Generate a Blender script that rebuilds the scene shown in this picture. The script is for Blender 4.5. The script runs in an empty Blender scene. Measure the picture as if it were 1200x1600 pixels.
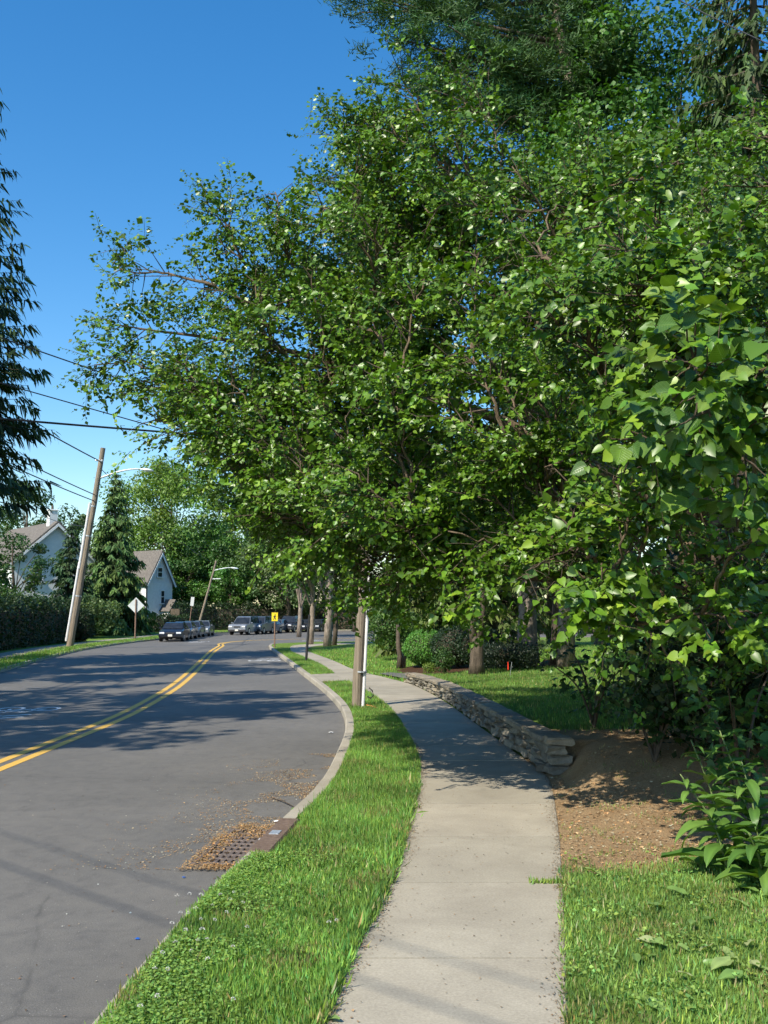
import bpy, math, random
import numpy as np
from mathutils import Vector, Matrix
from mathutils.geometry import tessellate_polygon

rng = np.random.default_rng(11)
random.seed(11)
SC = bpy.context.scene
COL = SC.collection
R = math.radians

# ------------------------------------------------------------------ camera
CAM_Z, FPX, PITCH = 2.15, 1556.0, math.atan(157 / 1556.0)
cam_d = bpy.data.cameras.new('camera')
cam = bpy.data.objects.new('camera', cam_d)
COL.objects.link(cam)
cam.location = (0, 0, CAM_Z)
cam.rotation_euler = (math.pi / 2 + PITCH, 0, 0)
cam_d.sensor_fit = 'VERTICAL'
cam_d.sensor_height = 24
cam_d.lens = 24 * FPX / 1600
cam_d.clip_start = 0.1
cam_d.clip_end = 3000
SC.camera = cam

# ------------------------------------------------------------------ sky and sun
SUN_EL = R(43)
SUN_AZ = math.atan2(-0.64, -0.77)          # the sun stands to the left, a little behind the camera
w = bpy.data.worlds.new('World')
SC.world = w
w.use_nodes = True
nt = w.node_tree
sky = nt.nodes.new('ShaderNodeTexSky')
sky.sky_type = 'NISHITA'
sky.sun_disc = False
sky.sun_elevation = SUN_EL
sky.sun_rotation = SUN_AZ
sky.altitude = 50
sky.air_density = 1.15
sky.dust_density = 0.5
sky.ozone_density = 3.0
bg = nt.nodes['Background']
hs_ = nt.nodes.new('ShaderNodeHueSaturation')      # the camera's vivid rendering of the blue
hs_.inputs['Saturation'].default_value = 1.36
nt.links.new(sky.outputs[0], hs_.inputs['Color'])
nt.links.new(hs_.outputs[0], bg.inputs[0])
bg.inputs[1].default_value = 0.15
sl = bpy.data.lights.new('sun', 'SUN')
sl.energy = 5.0
sl.angle = R(0.53)
sl.color = (1.0, 0.925, 0.79)
sun = bpy.data.objects.new('sun', sl)
COL.objects.link(sun)
sdir = Vector((math.sin(SUN_AZ) * math.cos(SUN_EL), math.cos(SUN_AZ) * math.cos(SUN_EL), math.sin(SUN_EL)))
sun.rotation_euler = sdir.to_track_quat('Z', 'Y').to_euler()
sun.location = (-30, -20, 40)
SC.view_settings.view_transform = 'Standard'
SC.view_settings.look = 'None'
SC.view_settings.exposure = 0.45
SC.view_settings.gamma = 1.0
SC.view_settings.use_curve_mapping = False
SC.render.engine = 'CYCLES'
SC.cycles.use_denoising = True
SC.cycles.adaptive_threshold = 0.02
SC.cycles.use_light_tree = False
SC.cycles.max_bounces = 3
SC.cycles.caustics_reflective = False
SC.cycles.caustics_refractive = False
SC.cycles.diffuse_bounces = 1
SC.cycles.glossy_bounces = 1
SC.cycles.transmission_bounces = 2
SC.cycles.transparent_max_bounces = 6


# ------------------------------------------------------------------ reading the place
def ray(px, py):
    u, v = (px - 600) / FPX, (800 - py) / FPX
    c, s = math.cos(PITCH), math.sin(PITCH)
    return np.array([u, c - v * s, s + v * c])


def G(px, py, z=0.0):
    d = ray(px, py)
    t = (z - CAM_Z) / d[2]
    return np.array([d[0] * t, d[1] * t, z])


def A(px, py, dist):
    d = ray(px, py)
    t = dist / d[1]
    return np.array([d[0] * t, dist, CAM_Z + d[2] * t])


def project(P):
    P = np.atleast_2d(P)
    c, s = math.cos(PITCH), math.sin(PITCH)
    y, z = P[:, 1], P[:, 2] - CAM_Z
    depth = y * c + z * s
    v = -y * s + z * c
    return 600 + FPX * P[:, 0] / depth, 800 - FPX * v / depth, depth


# ------------------------------------------------------------------ materials
def new_mat(name):
    m = bpy.data.materials.new(name)
    m.use_nodes = True
    return m, m.node_tree, m.node_tree.nodes['Principled BSDF']


def ramp(t, fac, stops):
    r = t.nodes.new('ShaderNodeValToRGB')
    e = r.color_ramp.elements
    while len(e) < len(stops):
        e.new(0.5)
    for k, (p, c) in enumerate(stops):
        e[k].position = p
        e[k].color = (c[0], c[1], c[2], 1)
    t.links.new(fac, r.inputs[0])
    return r.outputs[0]


def noise(t, scale, detail=4, rough=0.6, vec=None, dist=0.0):
    n = t.nodes.new('ShaderNodeTexNoise')
    n.inputs['Scale'].default_value = scale
    n.inputs['Detail'].default_value = detail
    n.inputs['Roughness'].default_value = rough
    n.inputs['Distortion'].default_value = dist
    if vec is None:
        tc = t.nodes.new('ShaderNodeTexCoord')
        vec = tc.outputs['Object']
    t.links.new(vec, n.inputs['Vector'])
    return n.outputs['Fac']


def geo_pos(t):
    g = t.nodes.new('ShaderNodeNewGeometry')
    return g.outputs['Position']


def mixc(t, fac, a, b, mode='MIX'):
    m = t.nodes.new('ShaderNodeMix')
    m.data_type = 'RGBA'
    m.blend_type = mode
    for sock, val in ((m.inputs[0], fac), (m.inputs[6], a), (m.inputs[7], b)):
        if hasattr(val, 'is_linked') or hasattr(val, 'links'):
            t.links.new(val, sock)
        elif isinstance(val, (int, float)):
            sock.default_value = val
        else:
            sock.default_value = (val[0], val[1], val[2], 1)
    return m.outputs[2]


def bump(t, b, height, strength=0.3, dist=0.02):
    n = t.nodes.new('ShaderNodeBump')
    n.inputs['Strength'].default_value = strength
    n.inputs['Distance'].default_value = dist
    t.links.new(height, n.inputs['Height'])
    t.links.new(n.outputs[0], b.inputs['Normal'])


def simple(name, c1, c2, scale=6, rough=0.6, bmp=0.0, metal=0.0, bd=0.01, spec=0.5, world=False, detail=5):
    m, t, b = new_mat(name)
    n = noise(t, scale, detail, vec=geo_pos(t) if world else None)
    c = ramp(t, n, [(0.3, c1), (0.7, c2)])
    t.links.new(c, b.inputs['Base Color'])
    b.inputs['Roughness'].default_value = rough
    b.inputs['Metallic'].default_value = metal
    b.inputs['Specular IOR Level'].default_value = spec
    if bmp:
        bump(t, b, n, bmp, bd)
    return m


def leaf_mat(name, rough=0.4, trans=0.3, spec=0.5, boost=(1.5, 1.6, 0.35)):
    m, t, b = new_mat(name)
    at = t.nodes.new('ShaderNodeAttribute')
    at.attribute_name = 'col'
    t.links.new(at.outputs['Color'], b.inputs['Base Color'])
    b.inputs['Roughness'].default_value = rough
    b.inputs['Specular IOR Level'].default_value = spec
    tr = t.nodes.new('ShaderNodeBsdfTranslucent')
    bc = mixc(t, 1.0, at.outputs['Color'], boost, 'MULTIPLY')
    t.links.new(bc, tr.inputs['Color'])
    mx = t.nodes.new('ShaderNodeMixShader')
    mx.inputs[0].default_value = trans
    t.links.new(b.outputs[0], mx.inputs[1])
    t.links.new(tr.outputs[0], mx.inputs[2])
    t.links.new(mx.outputs[0], t.nodes['Material Output'].inputs[0])
    return m


M = {}
M['leaf'] = leaf_mat('mulberry_leaf', 0.40, 0.16, 0.5)


def vein_leaf(m):
    """pale ribs on the leaves that are single objects (object space: x across, y along the blade)"""
    t = m.node_tree
    b = t.nodes['Principled BSDF']
    tc = t.nodes.new('ShaderNodeTexCoord')
    sp = t.nodes.new('ShaderNodeSeparateXYZ')
    t.links.new(tc.outputs['Object'], sp.inputs[0])

    def mth(op, a, b_=None):
        n = t.nodes.new('ShaderNodeMath')
        n.operation = op
        for sk, v in ((n.inputs[0], a), (n.inputs[1], b_)):
            if v is None:
                continue
            if isinstance(v, (int, float)):
                sk.default_value = v
            else:
                t.links.new(v, sk)
        return n.outputs[0]
    ax_ = mth('ABSOLUTE', sp.outputs[0])
    v = mth('FRACT', mth('MULTIPLY', mth('SUBTRACT', sp.outputs[1], mth('MULTIPLY', ax_, .75)), 7.0))
    tri = mth('ABSOLUTE', mth('SUBTRACT', v, .5))
    f1 = ramp(t, tri, [(0.0, (1, 1, 1)), (0.10, (0, 0, 0))])
    f2 = ramp(t, ax_, [(0.0, (1, 1, 1)), (0.022, (0, 0, 0))])
    fac = mixc(t, 1.0, f1, f2, 'LIGHTEN')
    half = mixc(t, 1.0, fac, (.55, .55, .55), 'MULTIPLY')
    src = b.inputs['Base Color'].links[0].from_socket
    nz = ramp(t, noise(t, 5, 4, .6, tc.outputs['Object']), [(0.3, (.82, .84, .8)), (0.7, (1.15, 1.12, 1.0))])
    c = mixc(t, 1.0, src, nz, 'MULTIPLY')
    c = mixc(t, half, c, (.20, .30, .08))
    t.links.new(c, b.inputs['Base Color'])
    bump(t, b, fac, 0.35, 0.05)
    return m


M['bigleaf'] = vein_leaf(leaf_mat('mulberry_leaf_veined', 0.38, 0.22, 0.55))
M['bgleaf'] = leaf_mat('tree_leaf', 0.5, 0.25, 0.4)
M['needle'] = leaf_mat('conifer_needle', 0.6, 0.12, 0.25)
M['grass'] = leaf_mat('grass_blade', 0.5, 0.3, 0.35)
M['weed'] = leaf_mat('weed_leaf', 0.42, 0.25, 0.4)
M['flower'] = leaf_mat('clover_flower', 0.7, 0.3, 0.2, (1, 1, 1))
M['litter'] = leaf_mat('litter_flake', 0.8, 0.15, 0.2, (1, 1, 1))


def mat_asphalt():
    m, t, b = new_mat('asphalt')
    p = geo_pos(t)
    big = noise(t, 0.35, 5, 0.6, p)
    c = ramp(t, big, [(0.3, (0.118, 0.112, 0.102)), (0.7, (0.165, 0.155, 0.140))])
    fine = noise(t, 110, 3, 0.7, p)
    c = mixc(t, 1.0, c, ramp(t, fine, [(0.3, (0.62, 0.62, 0.62)), (0.72, (1.42, 1.42, 1.40))]), 'MULTIPLY')
    mid = noise(t, 4.5, 6, 0.75, p, 0.6)
    c = mixc(t, 1.0, c, ramp(t, mid, [(0.25, (0.74, 0.74, 0.76)), (0.5, (1, 1, 1)), (0.8, (1.2, 1.18, 1.14))]), 'MULTIPLY')
    # pale worn chips of stone
    v = t.nodes.new('ShaderNodeTexVoronoi')
    v.inputs['Scale'].default_value = 22
    t.links.new(p, v.inputs['Vector'])
    chips = ramp(t, v.outputs['Distance'], [(0.06, (1, 1, 1)), (0.10, (0, 0, 0))])
    c = mixc(t, chips, c, (0.30, 0.285, 0.26))
    # tar-dark marks stretched along the street
    mp = t.nodes.new('ShaderNodeMapping')
    mp.inputs['Scale'].default_value = (5.5, 1.3, 1)
    t.links.new(p, mp.inputs['Vector'])
    tar = noise(t, 1.6, 5, 0.65, mp.outputs[0])
    tarm = ramp(t, tar, [(0.56, (0, 0, 0)), (0.76, (0.42, 0.42, 0.42))])
    c = mixc(t, tarm, c, (0.075, 0.072, 0.070))
    # hairline cracks
    wp = t.nodes.new('ShaderNodeTexNoise')
    wp.inputs['Scale'].default_value = 1.2
    wp.inputs['Detail'].default_value = 5
    t.links.new(p, wp.inputs['Vector'])
    pv = mixc(t, 0.22, p, wp.outputs['Color'], 'ADD')
    cr = t.nodes.new('ShaderNodeTexVoronoi')
    cr.feature = 'DISTANCE_TO_EDGE'
    cr.inputs['Scale'].default_value = 0.28
    t.links.new(pv, cr.inputs['Vector'])
    cm_ = ramp(t, cr.outputs['Distance'], [(0.0, (0.45, 0.45, 0.45)), (0.005, (0, 0, 0))])
    brk = ramp(t, noise(t, 0.5, 3, 0.6, p), [(0.48, (0, 0, 0)), (0.56, (1, 1, 1))])
    cm2 = mixc(t, 1.0, cm_, brk, 'MULTIPLY')
    c = mixc(t, cm2, c, (0.035, 0.034, 0.033))
    t.links.new(c, b.inputs['Base Color'])
    b.inputs['Roughness'].default_value = 0.78
    b.inputs['Specular IOR Level'].default_value = 0.35
    bump(t, b, fine, 0.5, 0.004)
    return m


def mat_concrete(name, c1, c2, stain=(0.22, 0.19, 0.14)):
    m, t, b = new_mat(name)
    p = geo_pos(t)
    n1 = noise(t, 1.3, 6, 0.65, p, 0.4)
    c = ramp(t, n1, [(0.3, c1), (0.7, c2)])
    n2 = noise(t, 60, 4, 0.7, p)
    c = mixc(t, 1.0, c, ramp(t, n2, [(0.3, (0.8, 0.8, 0.79)), (0.7, (1.12, 1.12, 1.1))]), 'MULTIPLY')
    n3 = noise(t, 5.0, 6, 0.75, p, 1.0)
    sm = ramp(t, n3, [(0.60, (0, 0, 0)), (0.78, (0.6, 0.6, 0.6))])
    c = mixc(t, sm, c, stain)
    oi = t.nodes.new('ShaderNodeObjectInfo')
    vv = ramp(t, oi.outputs['Random'], [(0.0, (0.90, 0.90, 0.89)), (1.0, (1.06, 1.05, 1.04))])
    c = mixc(t, 1.0, c, vv, 'MULTIPLY')
    t.links.new(c, b.inputs['Base Color'])
    b.inputs['Roughness'].default_value = 0.85
    b.inputs['Specular IOR Level'].default_value = 0.25
    bump(t, b, n2, 0.35, 0.004)
    return m


def mat_turf():
    """soil, mulch or turf, told by the 'soil' attribute of the sheet"""
    m, t, b = new_mat('turf')
    p = geo_pos(t)
    g1 = noise(t, 1.2, 6, 0.7, p)
    gc = ramp(t, g1, [(0.25, (0.11, 0.175, 0.033)), (0.55, (0.155, 0.245, 0.047)), (0.8, (0.23, 0.28, 0.08))])
    g2 = noise(t, 45, 4, 0.8, p)
    gc = mixc(t, 1.0, gc, ramp(t, g2, [(0.25, (0.5, 0.55, 0.5)), (0.75, (1.35, 1.3, 1.2))]), 'MULTIPLY')
    s1 = noise(t, 2.5, 6, 0.7, p)
    sc_ = ramp(t, s1, [(0.25, (0.33, 0.215, 0.115)), (0.75, (0.50, 0.36, 0.21))])
    s2 = noise(t, 70, 4, 0.8, p)
    sc_ = mixc(t, 1.0, sc_, ramp(t, s2, [(0.25, (0.45, 0.42, 0.4)), (0.75, (1.4, 1.4, 1.35))]), 'MULTIPLY')
    at = t.nodes.new('ShaderNodeAttribute')
    at.attribute_name = 'soil'
    edge = noise(t, 6, 5, 0.7, p)
    ad = t.nodes.new('ShaderNodeMath')
    ad.operation = 'ADD'
    t.links.new(at.outputs['Fac'], ad.inputs[0])
    t.links.new(edge, ad.inputs[1])
    mk = ramp(t, ad.outputs[0], [(0.82, (0, 0, 0)), (0.98, (1, 1, 1))])
    c = mixc(t, mk, gc, sc_)
    mu = t.nodes.new('ShaderNodeAttribute')
    mu.attribute_name = 'mulch'
    mc = ramp(t, s2, [(0.25, (0.035, 0.02, 0.012)), (0.75, (0.13, 0.07, 0.04))])
    ad2 = t.nodes.new('ShaderNodeMath')
    ad2.operation = 'ADD'
    t.links.new(mu.outputs['Fac'], ad2.inputs[0])
    t.links.new(edge, ad2.inputs[1])
    mk2 = ramp(t, ad2.outputs[0], [(0.9, (0, 0, 0)), (1.0, (1, 1, 1))])
    c = mixc(t, mk2, c, mc)
    t.links.new(c, b.inputs['Base Color'])
    b.inputs['Roughness'].default_value = 0.95
    b.inputs['Specular IOR Level'].default_value = 0.1
    bump(t, b, s2, 0.8, 0.03)
    return m


def mat_bark(name, c1, c2, sx=9.0, sz=1.6):
    m, t, b = new_mat(name)
    tc = t.nodes.new('ShaderNodeTexCoord')
    mp = t.nodes.new('ShaderNodeMapping')
    mp.inputs['Scale'].default_value = (sx, sx, sz)
    t.links.new(tc.outputs['Object'], mp.inputs['Vector'])
    n = noise(t, 1.5, 7, 0.75, mp.outputs[0], 0.5)
    c = ramp(t, n, [(0.32, c1), (0.68, c2)])
    t.links.new(c, b.inputs['Base Color'])
    b.inputs['Roughness'].default_value = 0.9
    b.inputs['Specular IOR Level'].default_value = 0.15
    bump(t, b, n, 0.8, 0.04)
    return m


def mat_paint(name, col, wear, worn=(0.12, 0.12, 0.125), lo=0.55, hi=0.68):
    m, t, b = new_mat(name)
    p = geo_pos(t)
    n = noise(t, 7, 8, 0.8, p)
    n2 = noise(t, 60, 3, 0.7, p)
    mk = ramp(t, n, [(lo, (0, 0, 0)), (hi, (wear, wear, wear))])
    c = mixc(t, mk, col, worn)
    c = mixc(t, 1.0, c, ramp(t, n2, [(0.3, (0.82, 0.82, 0.82)), (0.7, (1.1, 1.1, 1.1))]), 'MULTIPLY')
    t.links.new(c, b.inputs['Base Color'])
    b.inputs['Roughness'].default_value = 0.7
    bump(t, b, n2, 0.3, 0.003)
    return m


M['asphalt'] = mat_asphalt()
M['concrete'] = mat_concrete('concrete', (0.30, 0.268, 0.212), (0.42, 0.38, 0.302), (0.24, 0.205, 0.155))
M['kerb'] = mat_concrete('kerb_concrete', (0.30, 0.27, 0.215), (0.43, 0.39, 0.32), (0.20, 0.17, 0.13))
M['joint'] = simple('joint_dirt', (0.09, 0.075, 0.045), (0.2, 0.16, 0.09), 30, 0.95, 0.5, world=True)
M['turf'] = mat_turf()
M['yellow'] = mat_paint('yellow_paint', (0.70, 0.42, 0.07), 0.4)
M['white_paint'] = mat_paint('white_paint', (0.66, 0.67, 0.66), 0.6, lo=0.52, hi=0.68)
M['bark'] = mat_bark('mulberry_bark', (0.08, 0.058, 0.038), (0.25, 0.185, 0.12), 14, 3)
M['twig'] = mat_bark('twig_bark', (0.05, 0.04, 0.03), (0.17, 0.13, 0.09), 14, 3)
M['pinebark'] = mat_bark('pine_bark', (0.10, 0.08, 0.062), (0.40, 0.33, 0.265), 6, 1.4)
M['darkbark'] = mat_bark('dark_bark', (0.042, 0.034, 0.026), (0.15, 0.118, 0.088), 7, 1.6)
M['polewood'] = mat_bark('pole_wood', (0.16, 0.128, 0.095), (0.33, 0.275, 0.21), 16, 0.35)
M['pvc'] = simple('white_conduit', (0.66, 0.66, 0.66), (0.78, 0.78, 0.77), 5, 0.45)
M['galv'] = simple('galvanised_metal', (0.42, 0.44, 0.46), (0.58, 0.60, 0.62), 8, 0.45, metal=0.5)
M['lampwhite'] = simple('lamp_metal', (0.60, 0.66, 0.66), (0.72, 0.77, 0.77), 4, 0.4)
M['wire'] = simple('wire_black', (0.012, 0.012, 0.014), (0.03, 0.03, 0.032), 4, 0.6)
M['rust'] = simple('rusty_iron', (0.11, 0.07, 0.048), (0.21, 0.145, 0.105), 25, 0.8, 0.4, metal=0.1, world=True)
M['iron'] = simple('cast_iron', (0.10, 0.075, 0.06), (0.21, 0.165, 0.14), 30, 0.7, 0.3, metal=0.2, world=True)
M['dark'] = simple('drain_shade', (0.006, 0.006, 0.006), (0.012, 0.012, 0.012), 3, 0.9)
M['signback'] = simple('sign_back_metal', (0.58, 0.60, 0.58), (0.70, 0.72, 0.70), 2, 0.5, metal=0.15)
M['signpost'] = simple('brown_post', (0.16, 0.09, 0.06), (0.26, 0.16, 0.11), 8, 0.7)
M['blackpost'] = simple('black_post', (0.012, 0.012, 0.014), (0.03, 0.03, 0.032), 8, 0.5)
M['signyellow'] = simple('sign_yellow', (0.86, 0.62, 0.015), (0.90, 0.68, 0.02), 2, 0.45)
M['black'] = simple('black_print', (0.012, 0.012, 0.012), (0.02, 0.02, 0.02), 4, 0.6)
M['stucco'] = simple('white_stucco', (0.66, 0.66, 0.64), (0.78, 0.78, 0.76), 3, 0.9, 0.3)
M['trim'] = simple('white_trim', (0.74, 0.73, 0.70), (0.82, 0.81, 0.79), 3, 0.6)
M['shingle'] = simple('roof_shingle', (0.095, 0.082, 0.07), (0.185, 0.162, 0.138), 5, 0.9, 0.5, bd=0.05)
M['glass'] = simple('window_glass', (0.015, 0.018, 0.022), (0.03, 0.034, 0.04), 2, 0.08)
M['tyre'] = simple('tyre_rubber', (0.012, 0.012, 0.012), (0.022, 0.022, 0.022), 10, 0.85)
M['rim'] = simple('wheel_rim', (0.35, 0.36, 0.37), (0.5, 0.51, 0.52), 5, 0.35, metal=0.7)
M['lens'] = simple('headlamp_lens', (0.62, 0.64, 0.66), (0.78, 0.8, 0.8), 5, 0.15)
M['plate'] = simple('number_plate', (0.70, 0.68, 0.60), (0.78, 0.76, 0.68), 5, 0.4)
M['bumper'] = simple('dark_plastic', (0.02, 0.02, 0.022), (0.035, 0.035, 0.037), 5, 0.6)
M['flag'] = simple('red_flag', (0.80, 0.035, 0.012), (0.88, 0.06, 0.02), 5, 0.55)
M['paper'] = simple('white_paper', (0.70, 0.70, 0.69), (0.80, 0.80, 0.79), 9, 0.8)
M['bluebit'] = simple('blue_plastic', (0.02, 0.10, 0.42), (0.03, 0.14, 0.5), 9, 0.4)
M['orange'] = simple('orange_wire', (0.55, 0.19, 0.05), (0.65, 0.24, 0.06), 9, 0.5)


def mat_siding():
    m, t, b = new_mat('shade_tinted_siding')
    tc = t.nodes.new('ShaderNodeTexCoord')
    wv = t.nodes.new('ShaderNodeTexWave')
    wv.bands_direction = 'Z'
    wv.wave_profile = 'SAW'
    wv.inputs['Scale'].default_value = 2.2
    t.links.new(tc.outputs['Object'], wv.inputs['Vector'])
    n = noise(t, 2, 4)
    c = ramp(t, n, [(0.3, (0.60, 0.63, 0.66)), (0.7, (0.70, 0.72, 0.74))])  # blue cast of the shaded gable put into the white boards
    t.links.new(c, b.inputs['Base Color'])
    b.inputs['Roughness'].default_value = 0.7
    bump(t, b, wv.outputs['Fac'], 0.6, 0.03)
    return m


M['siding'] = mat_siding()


def mat_stone(name, c1, c2, moss=0.0):
    m, t, b = new_mat(name)
    oi = t.nodes.new('ShaderNodeObjectInfo')
    p = geo_pos(t)
    n = noise(t, 9, 7, 0.75, p)
    c = ramp(t, n, [(0.28, c1), (0.72, c2)])
    v = ramp(t, oi.outputs['Random'], [(0.0, (0.66, 0.65, 0.64)), (0.5, (1, 0.98, 0.93)), (1.0, (1.2, 1.12, 0.98))])
    c = mixc(t, 1.0, c, v, 'MULTIPLY')
    t.links.new(c, b.inputs['Base Color'])
    b.inputs['Roughness'].default_value = 0.9
    b.inputs['Specular IOR Level'].default_value = 0.2
    bump(t, b, n, 0.9, 0.03)
    return m


M['stone'] = mat_stone('wall_stone', (0.13, 0.12, 0.10), (0.37, 0.345, 0.285))
M['capstone'] = mat_stone('cap_stone', (0.15, 0.135, 0.11), (0.35, 0.315, 0.255))


def car_mat(name, c, metal=0.3):
    m, t, b = new_mat(name)
    n = noise(t, 3, 3)
    cc = ramp(t, n, [(0.3, tuple(x * 0.9 for x in c)), (0.7, c)])
    t.links.new(cc, b.inputs['Base Color'])
    b.inputs['Metallic'].default_value = metal
    b.inputs['Roughness'].default_value = 0.28
    b.inputs['Coat Weight'].default_value = 0.6
    b.inputs['Coat Roughness'].default_value = 0.08
    return m


# ------------------------------------------------------------------ object helpers
def mesh_obj(name, V, F, mat, parent=None, attrs=None, smooth=False):
    """V (n,3); F: (m,k) array or list of lists"""
    me = bpy.data.meshes.new(name)
    V = np.asarray(V, dtype=np.float32)
    if isinstance(F, np.ndarray):
        k = F.shape[1]
        me.vertices.add(len(V))
        me.vertices.foreach_set('co', V.ravel())
        me.loops.add(F.size)
        me.loops.foreach_set('vertex_index', F.astype(np.int32).ravel())
        me.polygons.add(len(F))
        me.polygons.foreach_set('loop_start', np.arange(0, F.size, k, dtype=np.int32))
        me.polygons.foreach_set('loop_total', np.full(len(F), k, dtype=np.int32))
        me.update(calc_edges=True)
    else:
        me.from_pydata(V.tolist(), [], F)
        me.update()
    for an, data in (attrs or {}).items():
        data = np.asarray(data, dtype=np.float32)
        if data.ndim == 1:
            a = me.attributes.new(an, 'FLOAT', 'POINT')
            a.data.foreach_set('value', data)
        else:
            a = me.attributes.new(an, 'FLOAT_COLOR', 'POINT')
            c4 = np.ones((len(data), 4), np.float32)
            c4[:, :3] = data
            a.data.foreach_set('color', c4.ravel())
    if smooth:
        me.polygons.foreach_set('use_smooth', np.ones(len(me.polygons), dtype=bool))
    if mat is not None:
        me.materials.append(mat)
    o = bpy.data.objects.new(name, me)
    COL.objects.link(o)
    if parent is not None:
        o.parent = parent
    return o


def tag(o, label=None, cat=None, group=None, kind=None):
    if label:
        o['label'] = label
    if cat:
        o['category'] = cat
    if group:
        o['group'] = group
    if kind:
        o['kind'] = kind
    return o


def thing(name, label, cat, loc=(0, 0, 0), rz=0.0, group=None):
    o = bpy.data.objects.new(name, None)
    COL.objects.link(o)
    o.location = loc
    o.rotation_euler = (0, 0, rz)
    o.empty_display_size = 0.2
    return tag(o, label, cat, group)


def struct(name, label=None, empty=False):
    o = bpy.data.objects.new(name, None)
    COL.objects.link(o)
    o['kind'] = 'structure'
    if label:
        o['label'] = label
    return o


def copy_tree(o, parent=None):
    c = o.copy()
    COL.objects.link(c)
    c.parent = parent
    for ch in list(o.children):
        copy_tree(ch, c)
    return c


class MB:
    """collects shapes of ONE part"""

    def __init__(s):
        s.V, s.F = [], []

    def add(s, V, F):
        o = len(s.V)
        s.V += [tuple(v) for v in V]
        s.F += [[i + o for i in f] for f in F]
        return s

    def box(s, c, size, rot=None, taper=1.0, bev=0.0):
        x, y, z = [d / 2 for d in size]
        V = []
        if bev:
            b = min(bev, x * .49, y * .49, z * .49)
            rings = [(-z, x - b, y - b, 0), (-z + b, x, y, 0), (z - b, x, y, 1), (z, x - b, y - b, 1)]
            F = []
            for zz, xx, yy, tp in rings:
                k = taper if tp else 1.0
                V += [(-xx * k, -yy * k, zz), (xx * k, -yy * k, zz), (xx * k, yy * k, zz), (-xx * k, yy * k, zz)]
            for r in range(3):
                for i in range(4):
                    a, b2 = r * 4 + i, r * 4 + (i + 1) % 4
                    F.append([a, b2, b2 + 4, a + 4])
            F += [[3, 2, 1, 0], [12, 13, 14, 15]]
        else:
            for zz, k in ((-z, 1), (z, taper)):
                V += [(-x * k, -y * k, zz), (x * k, -y * k, zz), (x * k, y * k, zz), (-x * k, y * k, zz)]
            F = [[3, 2, 1, 0], [4, 5, 6, 7], [0, 1, 5, 4], [1, 2, 6, 5], [2, 3, 7, 6], [3, 0, 4, 7]]
        m = rot if rot is not None else Matrix.Identity(3)
        V = [m @ Vector(v) + Vector(c) for v in V]
        return s.add(V, F)

    def tube(s, pts, radii, n=8, caps=True):
        V, F = tube(pts, radii, n)
        F = F.tolist()
        if caps:
            F.append(list(range(n))[::-1])
            F.append([len(V) - n + i for i in range(n)])
        return s.add(V, F)

    def prism(s, poly, axis, a, b):
        """poly 2-D outline (CCW) extruded along axis from a to b"""
        n = len(poly)

        def p3(p, q):
            if axis == 'x':
                return (q, p[0], p[1])
            if axis == 'y':
                return (p[0], q, p[1])
            return (p[0], p[1], q)
        V = [p3(p, a) for p in poly] + [p3(p, b) for p in poly]
        F = [[i, (i + 1) % n, n + (i + 1) % n, n + i] for i in range(n)]
        F += [list(range(n))[::-1], [n + i for i in range(n)]]
        return s.add(V, F)

    def build(s, name, mat, parent=None, smooth=False):
        return mesh_obj(name, s.V, s.F, mat, parent, smooth=smooth)


def tube(pts, radii, n=8):
    pts = np.asarray(pts, float)
    k = len(pts)
    radii = np.broadcast_to(np.asarray(radii, float), (k,))
    T = np.gradient(pts, axis=0)
    T /= np.linalg.norm(T, axis=1)[:, None] + 1e-9
    ref = np.array([0.0, 0, 1]) if abs(T[0][2]) < 0.9 else np.array([1.0, 0, 0])
    u = np.cross(T, ref)
    u /= np.linalg.norm(u, axis=1)[:, None] + 1e-9
    v = np.cross(T, u)
    a = np.arange(n) * 2 * np.pi / n
    V = pts[:, None, :] + radii[:, None, None] * (np.cos(a)[None, :, None] * u[:, None, :] + np.sin(a)[None, :, None] * v[:, None, :])
    i = np.arange(n)
    F = []
    for r in range(k - 1):
        F.append(np.stack([r * n + i, r * n + (i + 1) % n, (r + 1) * n + (i + 1) % n, (r + 1) * n + i], 1))
    return V.reshape(-1, 3), np.concatenate(F)


class TubeSet:
    def __init__(s):
        s.V, s.F, s.o = [], [], 0

    def add(s, pts, radii, n=5):
        V, F = tube(pts, radii, n)
        s.V.append(V)
        s.F.append(F + s.o)
        s.o += len(V)

    def build(s, name, mat, parent=None, smooth=True):
        if not s.V:
            return None
        return mesh_obj(name, np.concatenate(s.V), np.concatenate(s.F), mat, parent, smooth=smooth)


def norm(a):
    return a / (np.linalg.norm(a, axis=-1, keepdims=True) + 1e-9)


def frames(axis, nrm):
    a = norm(axis)
    s = norm(np.cross(a, nrm))
    n = np.cross(s, a)
    return np.stack([s, a, n], axis=-1)          # columns: side, axis, normal


def scatter(T, FT, pos, axis, nrm, size, col, sizex=None):
    """N copies of a template as arrays"""
    Rm = frames(axis, nrm)
    S = np.stack([size if sizex is None else sizex, size, size], -1)
    V = np.einsum('nij,nkj->nki', Rm, T[None] * S[:, None, :]) + pos[:, None, :]
    k = len(T)
    F = (FT[None] + (np.arange(len(pos)) * k)[:, None, None]).reshape(-1, FT.shape[1])
    C = np.repeat(col, k, axis=0)
    return V.reshape(-1, 3), F, C


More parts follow.
